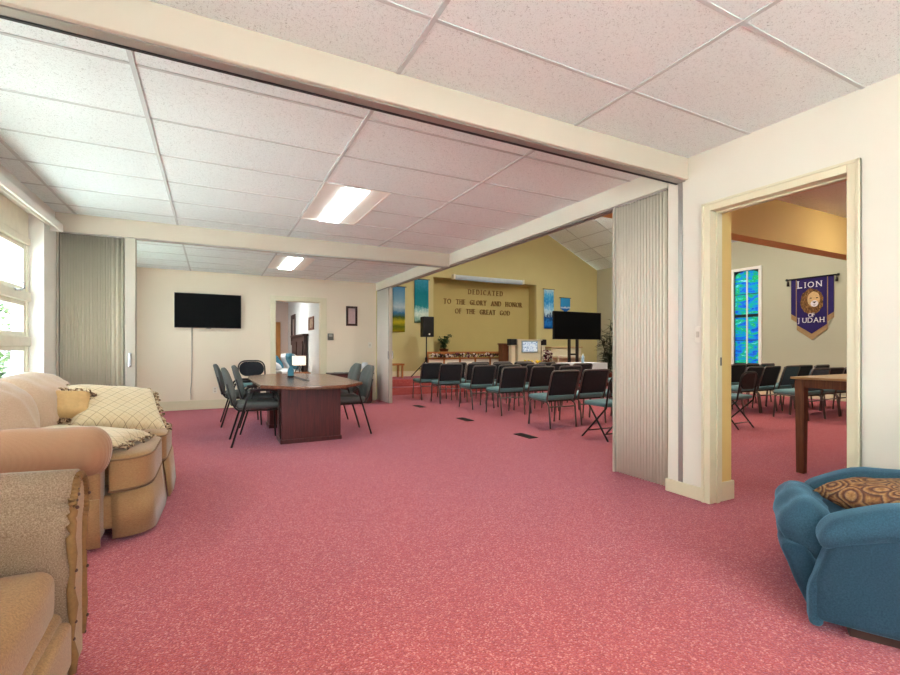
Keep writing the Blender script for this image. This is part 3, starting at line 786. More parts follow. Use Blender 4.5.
# ------------------------------------------------------------------ tan sofa (faces +x)
def sofa():
    o = thing('sofa', 'tan upholstered sofa with rolled arms and a pleated skirt under the windows', 'sofa', (-.85, 4.15, 0))
    m0 = Matrix.Translation((.85, -4.15, 0))
    def N():
        m = MB(); m.M = m0.copy(); return m
    # base box
    N().rbox((-.89, 4.0, .17), (.90, 1.44, .20), .03, 6).build('base', 'sofa_plain', o)
    # rolled arms: panel plus fat roll with a gathered, bulging front
    for y, sg in ((3.26, -1), (4.74, 1)):
        m = N()
        m.rbox((-.93, y, .265), (.74, .17, .47), .03, 8)
        m.build('arm_panel', 'sofa_plain', o)
        m = N(); pts = []; rad = []
        for i in range(41):
            t = 1 - (1 - i / 40) ** 1.5; x = -1.33 + .815 * t
            r = .136 + .012 * math.sin(t * PI)
            if t > .86: r = .141 * max(.0, 1 - ((t - .86) / .14) ** 2.6) ** .5 + .002
            pts.append((x, y + .012 * sg, .550 - .012 * t)); rad.append(r)
        m.tube(pts, rad, 26)
        # a slight sag and creases
        for i, p in enumerate(m.v):
            q = Vector(p) * 1.0
            w = mnoise.noise(Vector((q.x * 7, q.y * 9, q.z * 9))) * .008
            m.v[i] = (q.x + w * .5, q.y + w, q.z + w)
        a = m.build('rolled_arm', 'sofa_ribbed', o)
    # backrest: two big soft pillow backs that roll over the top
    for k, (yc, ly) in enumerate(((3.56, .66), (4.36, .96))):
        def lean(Q, p, yc=yc):
            z = Q[2]
            Q[0] -= max(0, z + .3) * .10
            nn = mnoise.noise(Vector((Q[1] * 9 + z * 5, z * 1.6, 3.0)))
            g = .016 * nn * (.3 + .7 * max(0, p[0]))
            Q[0] += g * 1.2
            return Q
        N().rbox((-1.13, yc, .635), (.32, ly, .58), .14, 18, (.06, .0, .02), None, .012, 5, k * 3.1, lean).build('back_cushion', 'sofa_back', o)
    N().rbox((-1.31, 4.0, .46), (.14, 1.6, .70), .06, 8).build('back_frame', 'sofa_back', o)
    # T-shaped seat cushions
    def tcush(y0, y1, tn, tf, nm):
        m = N()
        poly = []
        xb, xa, xf = -1.02, -.535, (-.325 if tn else -.305)
        if tn: pts = [(xb, y0), (xa, y0), (xa, y0 - .14), (xf, y0 - .14)]
        else: pts = [(xb, y0), (xf, y0)]
        if tf: pts += [(xf, y1 + .14), (xa, y1 + .14), (xa, y1), (xb, y1)]
        else: pts += [(xf, y1), (xb, y1)]
        P = [(p[0], p[1], 0) for p in pts]
        P = fillet(P + [P[0]], .0001, 1)
        # round the front corners
        out = []
        n = len(pts)
        for i in range(n):
            a, b, c = Vector(pts[i - 1]), Vector(pts[i]), Vector(pts[(i + 1) % n])
            r = (.24 if ((tn and b.y < y0) or (tf and b.y > y1)) else .09) if abs(b.x - xf) < 1e-4 else .03
            cap = .86 if r > .2 else .12 if abs(b.x - xa) < .01 else .45
            u = (a - b).normalized() * min(r, (a - b).length * cap); w = (c - b).normalized() * min(r, (c - b).length * (.55 if r > .2 else cap))
            for k in range(7):
                t = k / 6; q = (1 - t) ** 2 * (b + u) + 2 * t * (1 - t) * b + t * t * (b + w); out.append((q.x, q.y))
        cx = sum(p[0] for p in out) / len(out); cy = sum(p[1] for p in out) / len(out)
        rings = [(.285, .965), (.292, .99), (.315, 1.0), (.45, 1.0), (.472, .992), (.484, .97), (.496, .88), (.505, .6), (.507, .25)]
        vs = []; fs = []; L = len(out)
        for z, sc in rings:
            for p in out: vs.append((cx + (p[0] - cx) * sc, cy + (p[1] - cy) * sc, z))
        for i in range(len(rings) - 1):
            for k in range(L): fs.append((i * L + k, i * L + (k + 1) % L, (i + 1) * L + (k + 1) % L, (i + 1) * L + k))
        fs += [tuple(reversed(range(L))), tuple((len(rings) - 1) * L + k for k in range(L))]
        m._add(vs, fs, True)
        c = m.build('seat_cushion', 'sofa_plain', o)
        p = N()
        for z, sc in ((.476, .995), (.30, .998)):
            p.tube([(cx + (q[0] - cx) * sc, cy + (q[1] - cy) * sc, z) for q in out], .006, 6, True)
        p.build('piping', 'piping_brown', c)
    tcush(3.40, 3.995, True, False, 'a'); tcush(4.005, 4.60, False, True, 'b')
    # skirt: separate hanging panels with open pleats at the corners
    def panel(name, pts, z0=.025, z1=.285, flare=.03):
        m = N(); n = len(pts); vs = []
        cen = Vector((-.85, 4.0))
        for z in (z1, z0):
            for p in pts:
                q = Vector(p); d = (q - cen)
                f = 1 + (flare / d.length if z == z0 else 0)
                vs.append(((cen + d * f).x, (cen + d * f).y, z))
        fs = [(i, i + 1, n + i + 1, n + i) for i in range(n - 1)]
        m._add(vs, fs, True); s = m.build('skirt_panel', 'sofa_plain', o)
        sd = s.modifiers.new('thick', 'SOLIDIFY'); sd.thickness = .012; sd.offset = 0
    cr = [(-.485 + .15 * math.sin(a), 3.435 - .15 * math.cos(a)) for a in [PI / 2 * k / 8 for k in range(9)]]
    panel('front', [(-.525, 3.285)] + cr + [(-.328, 3.8), (-.335, 3.995)])
    cr2 = [(-.445 + .14 * math.cos(a), 4.57 + .14 * math.sin(a)) for a in [PI / 2 * k / 8 for k in range(9)]]
    panel('front', [(-.318, 4.005), (-.303, 4.2)] + cr2 + [(-.525, 4.715)])
    panel('side', [(-1.35, 3.165), (-.9, 3.165), (-.56, 3.17)])
    panel('side', [(-.56, 4.835), (-.9, 4.84), (-1.35, 4.84)])
    for (x, y) in ((-1.3, 3.25), (-1.3, 4.72), (-.5, 3.4), (-.5, 4.6)):
        N().lathe([(.022, .0), (.03, .09)], (x, y, 0), 12).build('foot', 'dark_wood', o)
    return o
sofa()

def loop_fringe(m, path, size, rnd, up=(0, 0, 1)):
    """little twisted loops along a path"""
    P = [Vector(p) for p in path]
    for i in range(len(P) - 1):
        a, b = P[i], P[i + 1]; d = b - a; k = max(1, int(d.length / (size * .55)))
        for j in range(k):
            c = a + d * ((j + .5) / k); out = d.normalized().cross(Vector(up)).normalized()
            out = (out + Vector((rnd.uniform(-.4, .4), rnd.uniform(-.4, .4), rnd.uniform(-.6, .5)))).normalized()
            s = d.normalized()
            lo = [c + out * size * (.5 - .5 * math.cos(t)) + s * size * .30 * math.sin(t) + Vector((0, 0, -size * .25 * (1 - math.cos(t)) * .5)) for t in [2 * PI * q / 7 for q in range(7)]]
            m.tube(lo, size * .15, 5, True)

def pillow(name, label, cat, loc, size, rot, mat, fringe=None, puff=.06, sag=0.0, fringe_mat='fringe_brown', fr_size=.04):
    o = thing(name, label, cat, loc)
    E = Euler(rot); R = E.to_matrix()
    lx, ly, lz = size; m = MB(); n = 18; vs = []; fs = []
    def P(u, v, sg):
        pin = 1 - .10 * (u * u * v * v)         # corners keep, sides pull in
        ex = lx / 2 * u * (1 - .07 * (1 - v * v) * 0 - .05 * (1 - abs(v)) * abs(u) ** 6)
        ey = ly / 2 * v * (1 - .05 * (1 - abs(u)) * abs(v) ** 6)
        h = lz / 2 * ((1 - u ** 4) * (1 - v ** 4)) ** .55
        z = sg * h + sag * (u * u + v * v) * -1
        z += .010 * mnoise.noise(Vector((u * 2.4, v * 2.4, sg * 2 + lx)))
        return (ex, ey, z)
    idx = {}
    for sg in (1, -1):
        for i in range(n + 1):
            for j in range(n + 1):
                u, v = -1 + 2 * i / n, -1 + 2 * j / n
                edge = i in (0, n) or j in (0, n)
                k = (i, j, 0 if edge else sg)
                if k not in idx:
                    idx[k] = len(vs); vs.append(P(u, v, 0 if edge else sg))
        for i in range(n):
            for j in range(n):
                q = [idx[(a, b, 0 if a in (0, n) or b in (0, n) else sg)] for a, b in ((i, j), (i + 1, j), (i + 1, j + 1), (i, j + 1))]
                fs.append(tuple(q) if sg > 0 else tuple(reversed(q)))
    m._add(vs, fs, True)
    c = m.build('cover', mat, o); c.rotation_euler = rot
    if fringe:
        f = MB(); rnd = random.Random(3)
        edge = [P(-1 + 2 * i / n, -1, 0) for i in range(n + 1)] + [P(1, -1 + 2 * i / n, 0) for i in range(1, n + 1)] + [P(1 - 2 * i / n, 1, 0) for i in range(1, n + 1)] + [P(-1, 1 - 2 * i / n, 0) for i in range(1, n + 1)]
        loop_fringe(f, edge, fr_size, rnd)
        f.build('loop_fringe', fringe_mat, o).rotation_euler = rot
    return o
# big plaid pillow slumped over the far arm, smaller one lying behind the near arm
pillow('throw_pillow', 'large cream plaid throw pillow with brown fringe, slumped at the far end of the sofa', 'pillow', (-.67, 4.40, .66), (.60, .58, .17), (.50, .14, .36), 'plaid', True, sag=.0)
pillow('throw_pillow', 'gold folded-back corner of the large plaid pillow, added as a small separate pillow', 'pillow', (-.925, 4.22, .715), (.25, .24, .13), (.85, .12, .30), 'pillow_gold', True)  # turned corner of the plaid pillow, modelled as its own small pillow
pillow('throw_pillow', 'flat cream plaid throw pillow lying on the sofa seat just behind its near arm', 'pillow', (-.74, 3.66, .562), (.62, .46, .11), (-.02, .09, -.30), 'plaid', True)

# ------------------------------------------------------------------ near armchair, bottom-left (faces +x)
def near_armchair():
    o = thing('armchair', 'grey-tan armchair with studded gimp trim on its arm, nearest the camera beside the sofa', 'armchair', (-.8, 1.62, 0))
    m0 = Matrix.Translation((.8, -1.62, 0))
    def N():
        m = MB(); m.M = m0.copy(); return m
    for y, sg in ((2.055, 1), (1.165, -1)):
        # arm: outline in (y,z) pulled along x, rolled outwards over the top
        prof = []
        inner = y - sg * .085; outer = y + sg * .075
        prof = [(inner, .015), (inner, .50)] + [(inner + sg * .012, .60)]
        prof += [(y + sg * .02 + sg * .09 * math.cos(a), .60 + .095 * math.sin(a)) for a in [PI * (1 - k / 9) for k in range(0, 10)]]
        prof += [(y + sg * .10, .555), (outer, .52), (outer, .015)]
        m = N(); nseg = 10; vs = []; fs = []; L = len(prof)
        xs = [-1.3 + (.87) * i / nseg for i in range(nseg + 1)] + [-.432]
        for i, x in enumerate(xs):
            k = .94 if i == len(xs) - 1 else 1
            for p in prof:
                yy = y + (p[0] - y) * k; zz = p[1] if k == 1 else p[1] - .012 * (p[1] > .55)
                zz += .012 * math.sin((x + 1.3) * 4) * (p[1] > .5)
                vs.append((x, yy, zz))
        for i in range(len(xs) - 1):
            for j in range(L): fs.append((i * L + j, i * L + (j + 1) % L, (i + 1) * L + (j + 1) % L, (i + 1) * L + j))
        fs += [tuple(range(L)), tuple((len(xs) - 1) * L + k for k in range(L))]
        m._add(vs, fs, True)
        arm = m.build('arm', 'armchair_fabric', o)
        # facing panel on the arm front, with the ruffled gimp and nail heads round it
        f = N()
        face = [(y + (p[0] - y) * .86, .02 + (p[1] - .015) * .945) for p in prof]
        f.prism(face, -.436, -.424, 'x'); f.build('arm_facing', 'armchair_tan', arm)
        g = N(); pts = [(-.424 + .004 * math.sin(i * 2.2), y + (p[0] - y) * .93, .02 + (p[1] - .015) * .955) for i, p in enumerate(sum([[((1 - t) * prof[i][0] + t * prof[i + 1][0], (1 - t) * prof[i][1] + t * prof[i + 1][1]) for t in [q / 8 for q in range(8)]] for i in range(len(prof) - 1)], []))]
        g.tube(pts, [.013 + .004 * math.sin(i * 1.9) for i in range(len(pts))], 7); g.build('gimp_trim', 'gimp_tan', arm)
        acc = 0; last = Vector(pts[0])
        for p in pts:
            acc += (Vector(p) - last).length; last = Vector(p)
            if acc > .03 and sg > 0: acc = 0; N().ball((p[0] + .008, p[1], p[2]), .0065, 8, 5).build('nail_head', 'nail_brown', arm)
    N().rbox((-.88, 1.61, .15), (.86, .80, .18), .03, 6).build('base', 'armchair_tan', o)
    N().rbox((-.445, 1.61, .13), (.05, .72, .16), .022, 6).build('front_rail', 'armchair_tan', o)
    N().rbox((-.835, 1.605, .315), (.76, .70, .18), .045, 12, (.01, .0, .025), None, .006, 6).build('seat_cushion', 'armchair_tan', o)
    N().rbox((-1.17, 1.61, .62), (.24, .74, .62), .10, 10, (.05, 0, .02), Euler((0, -.14, 0))).build('back_cushion', 'armchair_fabric', o)
    N().rbox((-1.34, 1.61, .52), (.12, .98, .86), .05, 8).build('back_frame', 'armchair_fabric', o)
    for x in (-1.25, -.6):
        for y in (1.3, 1.9): N().lathe([(.02, 0), (.03, .08)], (x, y, 0), 10).build('foot', 'dark_wood', o)
near_armchair()

# ------------------------------------------------------------------ blue recliner (front faces away to the left)
def recliner():
    ang = math.atan2(.87, -.5)                # heading
    base = Vector((2.10, .955)); side = Vector((.87, .5)); fw = Vector((-.5, .87))
    # local frame: +x = chair's right hand (towards the doorway), +y = forward
    o = thing('recliner', 'low blue velour recliner armchair with a rust paisley pillow on its seat', 'recliner', (base.x, base.y, 0), math.atan2(side.y, side.x))
    W, D = .78, .76
    # arms: broad side panel with a padded roll on top; its front edge leans back towards the top
    for x, sg in ((.065, -1), (W - .065, 1)):
        def slant(Q, p):
            k = max(0, (Q[1] - .2) / .2) * max(0, (Q[2] + .02) / .2)
            Q[1] -= .07 * k
            return Q
        MB().rbox((x, -.40, .24), (.13, .78, .38), .028, 10, (0, 0, 0), None, .004, 7, 2.0, slant).build('arm_panel', 'blue_velour', o)
        def droop(Q, p):
            if Q[1] > .12: Q[2] -= .10 * ((Q[1] - .12) / .28) ** 1.7
            return Q
        MB().rbox((x + sg * -.004, -.42, .468), (.175, .80, .105), .051, 14, (0, 0, .02), None, .007, 8, x, droop).build('arm_pad', 'blue_velour_pale', o)
        def slant2(Q, p):
            Q[1] -= .075 * max(0, (Q[2] + .05) / .2); return Q
        MB().rbox((x, -.014, .215), (.10, .05, .39), .022, 10, (0, 0, 0), None, .003, 9, 1.5, slant2).build('arm_front', 'blue_velour_pale', o)
    MB().rbox((W / 2, -.33, .31), (W - .25, .64, .16), .07, 12, (0, .02, .03), None, .008, 6, 5.0).build('seat_cushion', 'blue_velour', o)
    def sag(Q, p):
        Q[1] -= .05 * max(0, -Q[2] / .11); return Q
    MB().rbox((W / 2, .005, .345), (W - .235, .17, .22), .08, 14, (0, .02, .015), None, .014, 9, 1.0, sag).build('footrest_roll', 'blue_velour_pale', o)
    def taper(Q, p):
        Q[1] += .05 * (Q[2] / .125) ; return Q
    MB().rbox((W / 2, -.0, .17), (W - .18, .10, .26), .035, 10, (0, .015, 0), None, .010, 9, 4.0, taper).build('footrest_panel', 'blue_velour', o)
    MB().rbox((W / 2, -.70, .58), (W - .16, .17, .60), .08, 10, (0, .03, .02), Euler((.10, 0, 0)), .008, 6).build('backrest', 'blue_velour', o)
    MB().box(.06, W - .06, -.74, -.12, 0.0, .05).build('base', 'dark_base', o)
    return o, base, side, fw
_, rb, rs, rf = recliner()
pp = rb + rs * .39 - rf * .36
pillow('throw_pillow', 'rust and gold paisley pillow lying on the blue recliner seat', 'pillow', (pp.x, pp.y, .475), (.46, .46, .15), (.03, .06, PI / 4 + math.atan2(rs.y, rs.x)), 'paisley', False)

# ------------------------------------------------------------------ conference table
def conf_table():
    cx, y0, y1 = 1.07, 5.16, 8.05; ZT_ = .715
    o = thing('conference_table', 'long boat-shaped conference table with dark mahogany panel base', 'table', (cx, (y0 + y1) / 2, 0))
    hl = (y1 - y0) / 2
    def outline(k=0.0):
        pts = []
        def w(y):
            t = y / hl; return .615 - .05 * t * t - k
        # straight-ish long sides with bow, clipped corners, gently bowed ends
        side = [(w(y), y) for y in [-hl + .44 + (2 * hl - .88) * i / 12 for i in range(13)]]
        top = [(.28 - k * .5, hl - .03 - k), (.14, hl - .006 - k), (0, hl - k), (-.14, hl - .006 - k), (-.28 + k * .5, hl - .03 - k)]
        left = [(-x, -y) for x, y in side]
        bot = [(-x, -y) for x, y in top]
        return side + top + left + bot
    m = MB(); rings = [(.006, ZT_ - .038), (.0, ZT_ - .03), (.0, ZT_ - .010), (.006, ZT_ - .002), (.012, ZT_)]
    vs = []; fs = []; L = len(outline())
    for k, z in rings:
        for p in outline(k): vs.append((p[0], p[1], z))
    for i in range(len(rings) - 1):
        for j in range(L): fs.append((i * L + j, i * L + (j + 1) % L, (i + 1) * L + (j + 1) % L, (i + 1) * L + j))
    fs += [tuple(reversed(range(L))), tuple((len(rings) - 1) * L + k for k in range(L))]
    m._add(vs, fs); top = m.build('tabletop', 'table_top_wood', o)
    b = MB()
    b.box(-.035, .035, -.55, .55, ZT_ - .002, ZT_ + .003); b.build('cable_tray_cover', 'black_plastic', top)
    for (a, c) in ((5.72, 6.10), (6.95, 7.33)):
        q = MB().box(-.35, .35, a - (y0 + y1) / 2, c - (y0 + y1) / 2, .03, ZT_ - .038)
        p = q.build('pedestal', 'mahogany', o, .004)
        MB().box(-.362, .362, a - .012 - (y0 + y1) / 2, c + .012 - (y0 + y1) / 2, 0, .05).build('plinth', 'mahogany', p, .004)
    MB().box(-.03, .03, 6.10 - 6.605, 6.95 - 6.605, .25, .6).build('stretcher_panel', 'mahogany', o)
conf_table()
o = thing('bottle', 'small teal container with a dark base standing on the conference table', 'bottle', (1.0, 6.93, .715))
MB().lathe([(.03, .02), (.042, .03), (.045, .09), (.036, .125), (.022, .14), (.018, .16)], n=16).build('body', 'teal_cloth', o)
MB().lathe([(.045, 0), (.05, .01), (.045, .025)], n=16).build('base', 'black_plastic', o)

# ------------------------------------------------------------------ conference armchairs (local +y is forward)
def arm_chair():
    o = thing('conference_chair', '', 'chair', (0, 0, 0), 0, 'armchairs round the conference table')
    def dish(Q, p):
        Q[2] += .018 * (p[0] ** 2) ; return Q
    MB().rbox((0, .02, .445), (.46, .46, .075), .035, 8, (0, 0, .012), None, 0, 4, 0, dish).build('seat', 'grey_teal_fabric', o)
    # tall rounded back
    prof = []; m = MB(); n = 12; vs = []; fs = []
    pts = rrect(-.215, .215, 0, .46, .15, 6)
    rot = Matrix.Rotation(.24, 4, 'X')
    rows = []
    for d, k in ((-.028, .93), (-.018, 1.0), (.016, 1.0), (.028, .93), (.033, .6), (.034, .2)):
        r = []
        for p in pts:
            q = Vector((p[0] * k, d - .05 * (1 - (p[0] / .215) ** 2) * .6, .23 + (p[1] - .23) * k)); q = rot @ q
            r.append((q.x, q.y - .215, q.z + .46))
        rows.append(r)
    L = len(pts); vs = [p for r in rows for p in r]
    for i in range(len(rows) - 1):
        for k in range(L): fs.append((i * L + k, i * L + (k + 1) % L, (i + 1) * L + (k + 1) % L, (i + 1) * L + k))
    fs += [tuple(reversed(range(L))), tuple((len(rows) - 1) * L + k for k in range(L))]
    m._add(vs, fs, True); m.build('backrest', 'grey_teal_fabric', o)
    for sg in (-1, 1):
        x = sg * .275
        MB().tube(fillet([(x, -.27, .0), (x, -.09, .60), (x, -.06, .635)], .03), .0115, 8).build('leg', 'dark_metal', o)
        MB().tube(fillet([(x, .20, .62), (x, .235, .56), (x, .265, 0)], .05), .0115, 8).build('leg', 'dark_metal', o)
        a = MB().tube(fillet([(x, -.10, .60), (x, -.05, .642), (x, .16, .645), (x, .225, .59)], .05), .0125, 8)
        a.rbox((x, .05, .652), (.045, .25, .026), .012, 4)
        a.build('arm', 'dark_metal', o)
        MB().tube(fillet([(sg * .20, .18, .40), (sg * .20, -.20, .405), (sg * .20, -.255, .48), (sg * .19, -.315, .72)], .05), .010, 8).build('back_bracket', 'dark_metal', o)
        MB().tube([(sg * .19, -.12, .405), (x, -.145, .41)], .010, 6).tube([(sg * .19, .16, .405), (x, .243, .41)], .010, 6).build('seat_rail', 'dark_metal', o)
    return o
c0 = arm_chair()
c0.location = (.46, 6.05, 0); c0.rotation_euler = (0, 0, -PI / 2); c0['label'] = 'grey-green padded armchair on the window side of the conference table, nearest the camera'
dup(c0, (.60, 6.88, 0), -PI / 2 - .03, 'grey-green padded armchair on the window side of the conference table, the middle one, pushed in')
dup(c0, (.38, 7.62, 0), -PI / 2, 'grey-green padded armchair on the window side of the conference table, farthest of three')
dup(c0, (1.60, 6.17, 0), PI / 2, 'grey-green padded armchair on the side-opening side of the conference table, nearer one')
dup(c0, (1.66, 6.98, 0), PI / 2 + .03, 'grey-green padded armchair on the side-opening side of the conference table, farther one')

# folding chairs (local +y forward)
def folding_chair(mat_back='dark_panel'):
    o = thing('folding_chair', '', 'folding chair', (0, 0, 0), 0, None)
    MB().rbox((0, .0, .44), (.40, .40, .055), .026, 8, (0, 0, .012)).build('seat', 'teal_fabric', o)
    # front legs run up into the rounded back hoop
    f = MB()
    hoop = fillet([(-.20, -.20, .40), (-.20, -.27, .80), (.20, -.27, .80), (.20, -.20, .40)], .13, 8)
    f.tube(hoop, .0115, 8); f.build('back_frame', 'dark_metal', o)
    pts = rrect(-.185, .185, .56, .785, .11, 6); m = MB()
    rows = []
    for d in (-.008, .008):
        rows.append([(p[0], -.20 - .07 * (p[1] - .40) / .40 + d - .025 * (1 - (p[0] / .185) ** 2), p[1]) for p in pts])
    L = len(pts); fs = [tuple(reversed(range(L))), tuple(range(L, 2 * L))] + [(k, (k + 1) % L, L + (k + 1) % L, L + k) for k in range(L)]
    m._add(rows[0] + rows[1], fs, False); m.build('backrest', mat_back, o)
    for sg in (-1, 1):
        MB().tube([(sg * .20, -.20, .40), (sg * .205, .22, .0)], .0115, 8).build('leg', 'dark_metal', o)
        MB().tube([(sg * .18, .12, .42), (sg * .185, -.22, .0)], .0115, 8).build('leg', 'dark_metal', o)
    MB().tube([(-.204, .13, .09), (.204, .13, .09)], .008, 6).build('brace', 'dark_metal', o)
    MB().tube([(-.184, -.155, .08), (.184, -.155, .08)], .008, 6).build('brace', 'dark_metal', o)
    return o
f0 = folding_chair()
f0.location = (4.44, 4.27, 0); f0.rotation_euler = (0, 0, -.05); f0['label'] = 'metal folding chair half hidden behind the tall cream partition'
dup(f0, (6.66, 4.05, 0), .02, 'metal folding chair with a teal seat, seen at the left edge of the doorway')
f1 = folding_chair('dark_back_fabric'); f1.location = (.66, 8.72, 0); f1.scale = (1.12, 1.12, 1.14); f1.rotation_euler = (0, 0, PI + .12); f1['label'] = 'dark folding chair at the far end of the conference table, below the television'

# low cabinet with a little lamp behind the table
o = thing('side_cabinet', 'low dark cabinet against the far wall at the right, behind the conference chairs', 'cabinet', (2.55, 9.50, 0))
MB().box(-.42, .42, -.22, .20, .03, .60).build('body', 'mahogany', o, .004)
MB().box(-.45, .45, -.245, .21, .60, .63).build('top', 'dark_wood', o, .006)
MB().box(-.40, .40, -.20, .20, 0, .03).build('plinth', 'dark_wood', o)
for sx in (-.21, .21):
    d = MB().box(sx - .195, sx + .195, -.235, -.22, .06, .57).build('door', 'mahogany', o, .003)
    MB().ball((sx - .14 * (1 if sx > 0 else -1), -.245, .34), .014).build('knob', 'chrome', d)
o = thing('table_lamp', 'small white lamp standing on the low dark cabinet', 'lamp', (2.86, 9.46, .63))
MB().lathe([(.06, 0), (.06, .012), (.014, .02), (.012, .09)], n=16).build('base', 'white_plastic', o)
MB().lathe([(.085, .08), (.055, .21), (.053, .21)], n=20).build('shade', 'white_cloth', o)
MB().box(2.22, 2.40, 9.3, 9.52, .63, .645).build('magazine', 'grey_cloth')
tag(bpy.data.objects['magazine'], 'pale magazine lying on the low dark cabinet', 'magazine')
# ------------------------------------------------------------------ sanctuary stacking chairs (local +y forward)
def stack_chair(back_mat='dark_back_fabric'):
    o = thing('stacking_chair', '', 'chair', (0, 0, 0), 0, None)
    MB().rbox((0, .02, .42), (.50, .46, .07), .034, 6, (0, 0, .014)).build('seat', 'teal_fabric', o)
    # padded back, leaning
    L_ = Matrix.Translation((0, -.225, .455)) @ Matrix.Rotation(.29, 4, 'X')
    m = MB(); m.M = L_; m.rbox((0, .012, .185), (.46, .05, .36), .022, 6, (0, .01, 0)); b = m.build('backrest', back_mat, o)
    m = MB(); m.M = L_
    m.tube(fillet([(-.246, .0, -.09), (-.246, -.0, .375), (.246, -.0, .375), (.246, .0, -.09)], .06, 5), .0125, 7)
    m.build('back_frame', 'chair_metal', o)
    for sg in (-1, 1):
        MB().tube(fillet([(sg * .235, -.19, .37), (sg * .235, -.235, .33), (sg * .23, -.27, 0)], .04, 3), .0125, 7).build('leg', 'chair_metal', o)
        MB().tube(fillet([(sg * .235, .16, .385), (sg * .235, .215, .36), (sg * .235, .245, 0)], .04, 3), .0125, 7).build('leg', 'chair_metal', o)
        MB().tube([(sg * .235, -.20, .372), (sg * .235, .18, .384)], .0125, 7).build('seat_frame', 'chair_metal', o)
    MB().tube([(-.235, -.24, .30), (.235, -.24, .30)], .010, 6).build('stretcher', 'chair_metal', o)
    MB().tube([(-.235, .17, .385), (.235, .17, .385)], .010, 6).build('front_rail', 'chair_metal', o)
    MB().box(-.19, .19, -.20, .20, .372, .392).build('seat_underside', 'dark_panel', o)
    return o
s0 = stack_chair(); used = [False]
s1 = stack_chair('teal_back_fabric'); used1 = [False]
def put(proto, flag, x, y, rz, label, group):
    if not flag[0]:
        flag[0] = True; proto.location = (x, y, 0); proto.rotation_euler = (0, 0, rz); proto['label'] = label; proto['group'] = group
        return proto
    return dup(proto, (x, y, 0), rz, label, group)
rows = [(5.36, 'nearest row'), (6.72, 'second row'), (7.66, 'third row'), (8.72, 'fourth row'), (9.50, 'stage-side row')]
ordn = ['end chair by the floor registers', 'second from the floor registers', 'third from the floor registers', 'fourth from the floor registers', 'fifth from the floor registers']
rnd = random.Random(11)
for i, (y, nm) in enumerate(rows):
    for k in range(5 if i > 1 else 3):
        x = 4.43 + (.03, .11, .08, -.03, -.12)[i] + .63 * k
        put(s0, used, x, y + rnd.uniform(-.03, .03) + .02 * k, rnd.uniform(-.05, .05) - .04, 'black-backed stacking chair of the left block, %s, %s' % (nm, ordn[k]), 'stacking chairs of the left block')
# right block, seen through the doorway and over the left block
rr = [(4.08, 'the row nearest the doorway'), (4.92, 'the second row from the doorway'), (5.82, 'the third row from the doorway'), (6.72, 'the fourth row from the doorway'), (7.62, 'the row nearest the stage')]
on2 = ['aisle end', 'second from the aisle', 'third from the aisle', 'fourth from the aisle', 'fifth from the aisle', 'sixth from the aisle']
for i, (y, nm) in enumerate(rr):
    for k in range(5):
        x = (8.50, 8.30, 8.2, 8.2, 8.15)[i] + .53 * k
        pr, fl = (s1, used1) if (i + k) % 3 == 0 else (s0, used)
        put(pr, fl, x, y + rnd.uniform(-.03, .03), rnd.uniform(-.05, .05), 'teal-seated stacking chair, right block, %s, %s' % (nm, on2[k]), 'stacking chairs of the right block')

# ------------------------------------------------------------------ wooden table seen through the doorway
o = thing('console_table', 'tall brown wooden table standing just beyond the doorway', 'table', (5.22, 1.45, 0))
MB().box(-.53, .53, -.86, .86, .85, .87).build('top', 'light_wood_top', o, .004)
ap = MB().box(-.505, -.485, -.80, .80, .775, .85).box(.485, .505, -.80, .80, .775, .85).box(-.50, .50, -.82, -.80, .775, .85).box(-.50, .50, .80, .82, .775, .85)
ap.build('apron', 'walnut', o, .003)
for sx in (-1, 1):
    for sy in (-1, 1):
        m = MB(); a = .038; b = .030
        cx, cy = sx * .472, sy * .795
        vs = [(cx + i * a, cy + j * a, .845) for i, j in ((-1, -1), (1, -1), (1, 1), (-1, 1))] + [(cx + i * b, cy + j * b, 0) for i, j in ((-1, -1), (1, -1), (1, 1), (-1, 1))]
        m._add(vs, [(0, 1, 2, 3), (7, 6, 5, 4), (0, 4, 5, 1), (1, 5, 6, 2), (2, 6, 7, 3), (3, 7, 4, 0)]); m.build('leg', 'walnut', o, .003)

# ------------------------------------------------------------------ lettering helper
SERIF = {'D': ((.1, 'bt'),), 'E': ((.12, 'bt'),), 'I': ((.5, 'bt'),), 'A': ((.04, 'b'), (.96, 'b')), 'T': ((.5, 'b'),), 'H': ((.1, 'bt'), (.9, 'bt')), 'L': ((.12, 'bt'),), 'R': ((.1, 'bt'), (.95, 'b')), 'Y': ((.5, 'b'), (.06, 't'), (.94, 't')), 'N': ((.08, 'bt'), (.92, 't')), 'F': ((.12, 'bt'),), 'U': ((.1, 't'), (.9, 't')), 'J': ((.7, 't'),)}
GLY = {}
def glyph(ch):
    if ch not in GLY:
        cu = bpy.data.curves.new('letter', 'FONT'); cu.body = ch; cu.size = 1.0; cu.extrude = .5
        tmp = bpy.data.objects.new('letter', cu); COL.objects.link(tmp)
        dg = bpy.context.evaluated_depsgraph_get(); dg.update()
        me = bpy.data.meshes.new_from_object(tmp.evaluated_get(dg))
        vs = [v.co.copy() for v in me.vertices]; fs = [tuple(p.vertices) for p in me.polygons]
        bpy.data.objects.remove(tmp); bpy.data.curves.remove(cu); bpy.data.meshes.remove(me)
        x0 = min(v.x for v in vs); x1 = max(v.x for v in vs); y0 = min(v.y for v in vs); y1 = max(v.y for v in vs)
        GLY[ch] = ([((v.x - x0) / (y1 - y0), (v.y - y0) / (y1 - y0), v.z) for v in vs], fs, (x1 - x0) / (y1 - y0))
    return GLY[ch]
